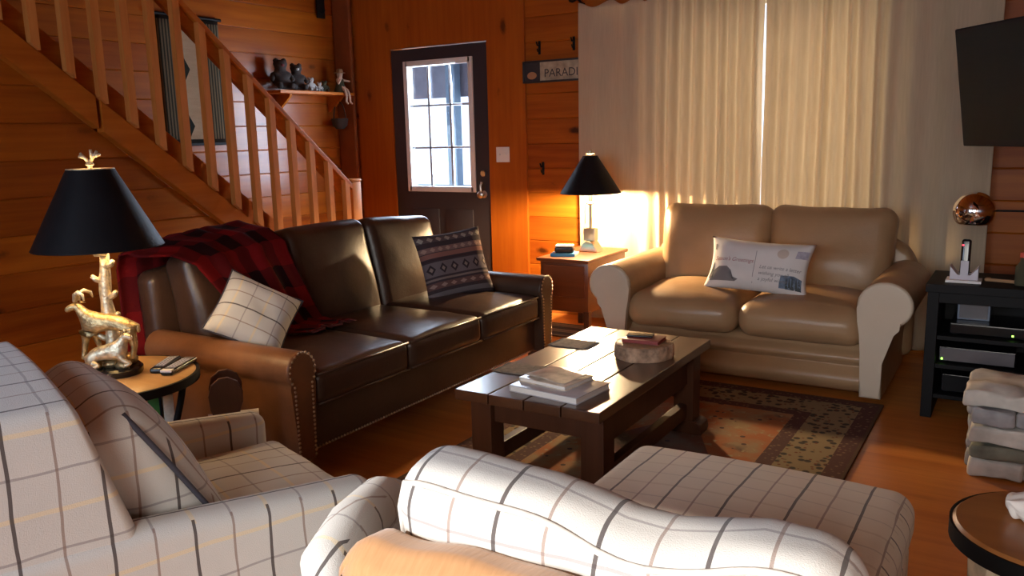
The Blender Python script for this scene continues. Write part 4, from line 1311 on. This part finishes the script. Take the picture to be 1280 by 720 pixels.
sb('cushion', .415, .320, .075, .06, m_plaid_o, ot, 10, fo, T(0, 0, .340))
sb('base', .405, .310, .115, .035, m_plaid_o, ot, 8, None, T(0, 0, .165))
for sx in (-1, 1):
    for sy in (-1, 1): lt('foot', [(.018, 0), (.026, .055), (0, .055)], m_cherry_leg, ot, 14, T(sx * .35, sy * .28, .013 if sy > 0 else 0))

# ------------------------------------------------------------------ round side table with the figurine lamp
SX, SY = -2.83, 1.74
rt = thing('side_table', 'round wood topped side table with black metal rim beside the sofa', 'side table', (SX, SY, 0))
lt('top', [(.283, .535), (.283, .558), (.278, .562), (0, .562)], m_roundtop, rt, 64)
lt('rim', [(.284, .528), (.296, .528), (.296, .560), (.284, .560), (.284, .528)], m_black, rt, 64)
lt('shelf', [(.22, .27), (.23, .275), (.23, .285), (.22, .29), (0, .29)], m_black, rt, 48)
for k in range(4):
    a = radians(18 + 90 * k); c_, s_ = cos(a), sin(a)
    bm = bmesh.new(); tube(bm, [(c_ * r, s_ * r, z) for r, z in ((.285, .53), (.265, .46), (.238, .38), (.230, .28), (.245, .15), (.285, .0))], [.012] * 6, 8)
    finish('leg', bm, m_black, rt)
ZT = .562
for i, (cv, w_, d_, h_, rz, lab) in enumerate(((m_paper, .21, .27, .014, 30, 'white magazine at the bottom of the pile under the side table'), (m_cov1, .20, .26, .012, 42, 'grey covered magazine in the pile under the side table'), (m_yellow, .17, .23, .016, 25, 'ochre paperback on top of the pile under the side table'))):
    book(lab, SX + .06, SY - .03, .2905 + sum((.0145, .0125)[:i]), rz, w_, d_, h_, cv, 'magazine' if i < 2 else 'book', name='magazine' if i < 2 else 'book')
for i, (cv, lab, dx) in enumerate(((m_orange, 'orange red book standing under the side table top', 0), (m_green, 'green book standing under the side table top', .035), (m_paper2, 'cream book standing rightmost under the side table top', .07))):
    o = thing('book', lab, 'book', (-2.755 + dx * .75, 1.775 + dx * 1.2, .332), radians(58))
    bm = bmesh.new(); box(bm, -.018, .018, -.06, .06, 0, .155, .002); finish('cover', bm, cv, o, True, 40)
    bx('pages', -.015, .015, -.057, .062, .003, .152, m_paper, o, 0)

LL = thing('figurine_lamp', 'black shaded lamp with gilt goat figurines on the round side table', 'lamp', (-2.875, 1.765, ZT))
lt('base', [(.118, 0), (.122, .006), (.122, .022), (.112, .030), (0, .030)], m_blackgloss, LL, 48, Matrix.Diagonal((1.0, .8, 1, 1)))
bm = bmesh.new(); rnd = random.Random(5)
for k in range(16):
    a = rnd.uniform(0, 2 * pi); r = rnd.uniform(.02, .085); s_ = rnd.uniform(.020, .040)
    bmesh.ops.create_icosphere(bm, subdivisions=2, radius=1, matrix=T(r * cos(a), r * .75 * sin(a), .030 + s_ * .35) @ RZ(rnd.uniform(0, 360)) @ RX(rnd.uniform(-25, 25)) @ Matrix.Diagonal((s_ * 1.3, s_, s_ * .62, 1)))
for v in bm.verts: v.co += Vector((wob(v.co, 40, .006, 1), wob(v.co, 40, .006, 2), wob(v.co, 40, .006, 3)))
finish('rockwork', bm, m_gold, LL)
# tree trunk column with stubs
rots = Matrix.Rotation(YAW, 4, 'Z')            # figurines face across the line of sight
bm = bmesh.new(); pts = [(.018 * sin(k * .9) * .3, .02, .04 + k * .045) for k in range(10)]
tube(bm, pts, [.030 - .0014 * k + .002 * sin(k * 2.1) for k in range(10)], 14)
for (z, sx) in ((.20, 1), (.28, 1), (.34, -1), (.395, 1), (.12, -1)):
    tube(bm, [(0, .02, z), (sx * .030, .01, z + .012), (sx * .042, .0, z + .026)], [.014, .011, .008], 8)
for v in bm.verts: v.co += Vector((wob(v.co, 50, .004, 1), wob(v.co, 50, .004, 2), 0)); v.co = rots @ v.co
finish('trunk_column', bm, m_giltpale, LL)
G = rots @ T(.0, -.012, .046) @ Matrix.Scale(1.25, 4)
goat = [[(-.050, 0, .116, .030), (-.010, 0, .120, .034), (.035, 0, .118, .033), (.070, 0, .116, .029), (.090, 0, .104, .012), (.094, .0, .085, .006)],
        [(0,), (-.066, -.002, .148, .022), (-.078, -.004, .174, .019), (-.098, -.010, .166, .014), (-.110, -.014, .156, .009)],
        [(0,), (-.056, -.016, .080, .015), (-.062, -.017, .048, .010), (-.070, -.017, .010, .010)], [(0,), (-.046, .016, .080, .015), (-.036, .017, .046, .010), (-.034, .017, .008, .010)],
        [(3,), (.072, -.016, .080, .019), (.082, -.017, .050, .010), (.074, -.017, .008, .010)], [(3,), (.064, .016, .080, .019), (.072, .017, .048, .010), (.062, .017, .008, .010)]]
skinned('large_goat', goat, m_gold, LL, G)
ga = LL.children[-1]
for sy in (-1, 1):
    bm = bmesh.new(); tube(bm, [G @ Vector(p) for p in ((-.078, sy * .008 - .004, .186), (-.074, sy * .012 - .004, .206), (-.062, sy * .018 - .004, .214), (-.048, sy * .024, .206), (-.044, sy * .027, .190))], [.009, .009, .008, .006, .003], 8); finish('horn', bm, m_giltpale, ga)
    bm = bmesh.new(); tube(bm, [G @ Vector(p) for p in ((-.074, sy * .010 - .004, .180), (-.064, sy * .024 - .004, .176))], [.005, .001], 8); finish('ear', bm, m_gold, ga)
G2 = rots @ T(.010, -.060, .036) @ Matrix.Scale(1.0, 4)
kid = [[(.050, 0, .063, .028), (.012, 0, .058, .030), (-.030, 0, .052, .030), (-.065, 0, .044, .023), (-.078, 0, .034, .008)],
       [(0,), (.068, -.002, .096, .018), (.078, -.004, .120, .017), (.096, -.010, .115, .012), (.108, -.013, .106, .007)],
       [(0,), (.066, -.018, .030, .012), (.098, -.020, .016, .009), (.070, -.024, .008, .008)], [(0,), (.060, .014, .034, .012), (.074, .015, .004, .009)],
       [(3,), (-.046, -.024, .024, .016), (-.012, -.030, .012, .009), (-.040, -.034, .008, .008)], [(3,), (-.066, .014, .024, .015), (-.070, .016, .004, .009)]]
skinned('small_goat', kid, m_giltpale, LL, G2); gk = LL.children[-1]
for sy in (-1, 1):
    bm = bmesh.new(); tube(bm, [G2 @ Vector(p) for p in ((.076, sy * .010 - .004, .130), (.064, sy * .020 - .004, .138))], [.006, .001], 8); finish('ear', bm, m_giltpale, gk)
lt('socket', [(.020, .44), (.026, .45), (.026, .47), (.018, .48), (.018, .52), (0, .52)], m_giltpale, LL, 20)
lt('bulb', [(.012, .52), (.022, .55), (.032, .58), (.026, .615), (0, .625)], m_bulb, LL, 20)
cone_shade(LL, .222, .080, .475, .755)
tb('harp', [(0, 0, .50)] + [(.055 * sin(pi * k / 8), 0, .52 + .21 * k / 8) for k in range(1, 8)] + [(0, 0, .745)], .003, m_steel, LL, 6)
fi = lt('finial', [(.008, .745), (.008, .765), (.015, .77), (.012, .778), (0, .78)], m_giltpale, LL, 16)
bm = bmesh.new()
for (a, b) in (((0, .776), (-.030, .812)), ((-.018, .797), (-.036, .800)), ((0, .776), (.030, .818)), ((.018, .800), (.040, .806)), ((.010, .79), (.008, .824))):
    tube(bm, [rots @ Vector((a[0], 0, a[1])), rots @ Vector((b[0], 0, b[1]))], [.007, .005], 8)
finish('antlers', bm, m_giltpale, fi)
lamp_light('figurine_lamp_light', (-2.875, 1.765, ZT + .575), 12.0)


def remote(label, x, y, rz, body, top, L_=.19):
    o = thing('remote_control', label, 'remote control', (x, y, ZT + .001), radians(rz))
    sb('body', .024, L_ / 2, .010, .008, body, o, 4, None, T(0, 0, .010))
    bx('keypad', -.019, .019, -L_ / 2 + .03, L_ / 2 - .012, .0195, .0212, m_plasticg, o, .001)
    for r in range(7):
        for c_ in range(3): bx('button', -.015 + c_ * .012, -.008 + c_ * .012, -L_ / 2 + .04 + r * .018, -L_ / 2 + .049 + r * .018, .021, .0228, top, o, 0)
    if L_ > .195: bx('end_cap', -.022, .022, -L_ / 2 - .001, -L_ / 2 + .022, .012, .0208, m_paper, o, .002)


remote('black remote control nearer the figurine lamp base', -2.755, 1.905, 32, m_blackgloss, m_plasticw)
remote('black remote control with a silver end, nearer the table edge', -2.690, 1.915, 26, m_blackgloss, m_plasticw, .20)

# scalloped wooden magazine rack between table and sofa
mr = thing('magazine_rack', 'dark wooden magazine rack with scalloped ends beside the sofa arm', 'magazine rack', (-2.545, 2.0, 0), radians(51)); mr.scale = (1, 1, 1.09)
end = [(-.055, 0), (.055, 0), (.06, .20), (.045, .30), (.042, .36), (.06, .40), (.062, .44), (.045, .475), (.012, .492), (-.02, .49), (-.05, .468), (-.062, .43), (-.058, .38), (-.04, .34), (-.045, .25), (-.06, .18)]
for yy in (-.045, .075): pr('end_panel', end, 'Y', yy - .009, yy + .009, m_table_leg, mr, .003)
bx('bottom_board', -.05, .05, -.036, .066, .05, .065, m_table_leg, mr, .002)
for s_ in (-1, 1): bx('side_slat', s_ * .052 - .006, s_ * .052 + .006, -.036, .066, .12, .20, m_table_leg, mr, .002)
for s_ in (-1, 1): bx('side_slat', s_ * .040 - .005, s_ * .040 + .005, -.036, .066, .29, .32, m_table_leg, mr, .002)
ad = thing('paper_roll', 'short white paper roll resting across the scalloped magazine rack', 'paper roll', (-2.545, 2.0, .3495), radians(51))
tb('roll', [(-.07, .015, .016), (.115, .015, .016)], .016, m_paper, ad, 16); tb('core', [(.1145, .015, .016), (.116, .015, .016)], .006, m_mat, ad, 12)

# ------------------------------------------------------------------ right side: tv, stand, hearth, log table
tvn = Vector((-.78, -.62, 0)).normalized(); tvd = Vector((.62, -.78, 0)).normalized()
tv = thing('television', 'black wall mounted flat television at the upper right', 'television')
TB = Vector((-.268, 4.2, 1.305)); TWd, THt = .92, .50
zax = (Vector((0, 0, 1)) * cos(radians(9)) + tvn * sin(radians(9))).normalized(); yax = zax.cross(tvd).normalized()
Mt = Matrix((tvd, yax, zax)).transposed().to_4x4(); Mt.translation = TB
tv.matrix_world = Mt
sgn = -1 if (yax.dot(tvn) > 0) else 1          # room side along local y
sgn = 1 if yax.dot(tvn) > 0 else -1
bx('casing', 0, TWd, -.035 if sgn > 0 else .0, 0 if sgn > 0 else .035, 0, THt, m_black, tv, .006)
bx('screen', .016, TWd - .016, .0005 * sgn if sgn > 0 else -.002, .002 if sgn > 0 else -.0005, .028, THt - .016, m_screen, tv, 0)
tb('mount_arm', [(TWd * .5, -sgn * .035, THt * .5), (TWd * .5 + .05, -sgn * .18, THt * .5), (TWd * .62, -sgn * .45, THt * .45), (TWd * .75, -sgn * .80, THt * .45)], .022, m_black, tv, 10)
bx('mount_plate', TWd * .5 - .11, TWd * .5 + .11, min(-sgn * .035, -sgn * .05), max(-sgn * .035, -sgn * .05), THt * .5 - .11, THt * .5 + .11, m_black, tv, .003)

ts = thing('tv_stand', 'black open media stand in the right corner by the curtain', 'media stand', (-.38, 4.34, 0))
bx('top', -.01, 1.12, -.01, .43, .62, .66, m_black, ts, .004)
bx('apron', 0.0, 1.10, .005, .03, .57, .62, m_black, ts, .003)
for x in (0.0, .53, 1.05): bx('post', x, x + .05, 0, .42, .0, .62, m_black, ts, .004)
for z in (.10, .25, .39): bx('shelf', .05, 1.05, .01, .42, z, z + .02, m_black, ts, .002)
bx('back_panel', .02, 1.08, .42, .432, .05, .62, m_black, ts, 0)


def gear(name, label, cat, x0, x1, z, h_, face, led=None, depth=.28):
    o = thing(name, label, cat, (-.38, 4.34, z + .001))
    bx('case', x0, x1, .06, .06 + depth, .006, h_, m_blackgloss, o, .004)
    bx('fascia', x0 + .004, x1 - .004, .054, .061, .010, h_ - .004, face, o, .001)
    for x in (x0 + .02, x1 - .02): bx('foot', x - .01, x + .01, .08, .10, 0, .007, m_black, o, 0)
    if led: bx('indicator_light', led - .004, led + .004, .051, .055, .014, .022, m_led, o, 0)
    return o


gear('cable_box', 'black cable box with a green light on the media stand middle shelf', 'cable box', .10, .42, .41, .055, m_blackgloss, .36)
gear('disc_player', 'grey fronted disc player with a green light in the media stand', 'disc player', .06, .38, .27, .075, m_plasticg, .075)
gear('receiver', 'dark receiver on the lowest shelf of the media stand', 'receiver', .08, .46, .12, .09, m_black)
pb = thing('speaker_box', 'blue grey box standing at the back of the media stand top shelf', 'box', (-.38, 4.34, .466))
bx('case', .12, .26, .16, .32, 0, .10, m_bluegrey, pb, .006); bx('grille', .13, .25, .154, .161, .010, .09, m_plasticg, pb, .002)
dk = thing('paper_pad', 'pale paper pad lying under the cordless phone on the media stand', 'pad', (-.24, 4.46, .66), 0)
bx('sheets', -.075, .075, -.05, .06, 0, .012, m_paper, dk, .001)
pn = thing('cordless_phone', 'cordless phone standing in its white cradle on the media stand', 'phone', (-.24, 4.47, .672))
bm = bmesh.new(); prism(bm, [(-.060, 0), (.060, 0), (.060, .065), (.045, .045), (.028, .020), (-.028, .020), (-.045, .045), (-.060, .065)], 'Y', -.035, .045, .003); finish('cradle', bm, m_plasticw, pn, True, 40)
hs = sb('handset', .021, .014, .085, .012, m_blackgloss, pn, 4, None, T(0, .005, .105) @ RX(-8)); bx('keypad', -.017, .017, -.026, -.022, .02, .09, m_plasticw, hs, .001)
bx('indicator_light', -.017, -.009, -.012, -.008, .160, .166, m_ledr, hs, 0)
rm = thing('small_remote', 'brown remote lying beside the cordless phone on the media stand', 'remote control', (-.08, 4.50, .661), radians(80))
sb('body', .018, .075, .008, .006, m_straw, rm, 4, None, T(0, 0, .009)); bx('keypad', -.012, .012, -.06, .05, .0168, .018, m_black, rm, 0)
gb = thing('globe_lamp', 'chrome dome lamp head on a gooseneck above the cordless phone', 'lamp', (.10, 4.62, .66))
lt('base', [(.075, 0), (.075, .012), (.02, .02), (0, .02)], m_black, gb, 32)
tb('gooseneck', [(0, .02, .02), (0, .02, .26), (-.03, .03, .31), (-.12, .04, .325), (-.27, .02, .325)], .005, m_black, gb, 8)
bm = bmesh.new(); bmesh.ops.create_uvsphere(bm, u_segments=36, v_segments=20, radius=.094, matrix=T(-.325, -.02, .325))
for v in bm.verts:
    if v.co.z < .262: v.co.z = .262
finish('lamp_head', bm, m_chrome, gb)
bt = thing('sauce_bottle', 'dark bottle with a red cap at the right edge of the media stand', 'bottle', (-.005, 4.46, .66))
lt('glass_body', [(.026, 0), (.028, .01), (.028, .085), (.012, .11), (.011, .13), (0, .13)], m_khaki, bt, 20); lt('cap', [(.014, .13), (.014, .152), (0, .154)], m_orange, bt, 16)

# stone hearth: coursed fieldstones on a mortar core
he = thing('stone_hearth', 'raised hearth of pale stacked fieldstone at the right edge', 'hearth', (0, 0, 0))
bx('core', -.115, .88, 3.72, 4.0, 0, .295, m_mortar, he, .01)
rnd = random.Random(11); z = 0.0; row = 0
hs_ = [.080, .060, .080, .072]
for hgt in hs_:
    x = -.135 + (.0 if row % 2 else -.0)
    while x < .80:
        wd = rnd.uniform(.14, .26); wd = min(wd, .88 - x)
        o = sb('stone', wd / 2 - .003, .05, hgt / 2 - .003, .013, (m_stone, m_stone3, m_stone, m_stone2)[row] if rnd.random() < .85 else m_stone2, he, 4, lambda a, b, c, s_=rnd.uniform(0, 9): (a + wob((a, b, c), 14, .012, s_), b + wob((a, b, c), 14, .022, s_ + 1), c + wob((a, b, c), 14, .010, s_ + 2) + wob((a, b, c), 40, .006, s_)), T(x + wd / 2, 3.70 + rnd.uniform(-.012, .012), z + hgt / 2))
        x += wd
    # left return
    for k in range(2):
        o = sb('stone', .04, .065, hgt / 2 - .004, .022, m_stone2, he, 3, lambda a, b, c, s_=rnd.uniform(0, 9): (a + wob((a, b, c), 14, .012, s_), b, c), T(-.11, 3.80 + k * .14, z + hgt / 2))
    z += hgt; row += 1
x = -.165
for wd in (.26, .33, .30, .20):
    sb('cap_stone', wd / 2 - .003, .17, .033, .014, m_stone, he, 9, lambda a, b, c, s_=x * 7: (a + wob((a, b, c), 11, .016, s_), b + wob((a, b, c), 9, .03, s_ + 1), c + wob((a, b, c), 9, .022, s_ + 2) + wob((a, b, c), 34, .008, s_)), T(x + wd / 2, 3.84, .322)); x += wd

lg = thing('log_table', 'round brown topped log table at the bottom right corner', 'side table', (.115, 2.11, 0))
lt('top', [(.212, .462), (.216, .468), (.216, .492), (.208, .50), (0, .50)], m_rustic, lg, 56)
lt('rim', [(.2165, .455), (.222, .455), (.222, .494), (.2165, .494), (.2165, .455)], m_black, lg, 56)
wf2 = lambda a, z: .05 * sin(5 * a + z * 3) + .035 * sin(11 * a + 6 * z) + .02 * sin(23 * a)
lt('log', [(.165, 0), (.175, .03), (.170, .20), (.178, .40), (.172, .462), (0, .462)], m_bark, lg, 72, None, wf2)
nb = bpy.data.objects.new('napkin', bpy.data.meshes.new('napkin')); bm = bmesh.new()
soft(bm, .032, .045, .022, .018, 8, lambda a, b, c: (a + wob((a, b, c), 30, .012, 1), b + wob((a, b, c), 28, .014, 2), c + wob((a, b, c), 32, .012, 3)))
bpy.data.objects.remove(nb); nb = finish('napkin', bm, m_paper); nb.location = (.040, 2.15, .527); tag(nb, 'crumpled bright white napkin on the round log table', 'napkin')
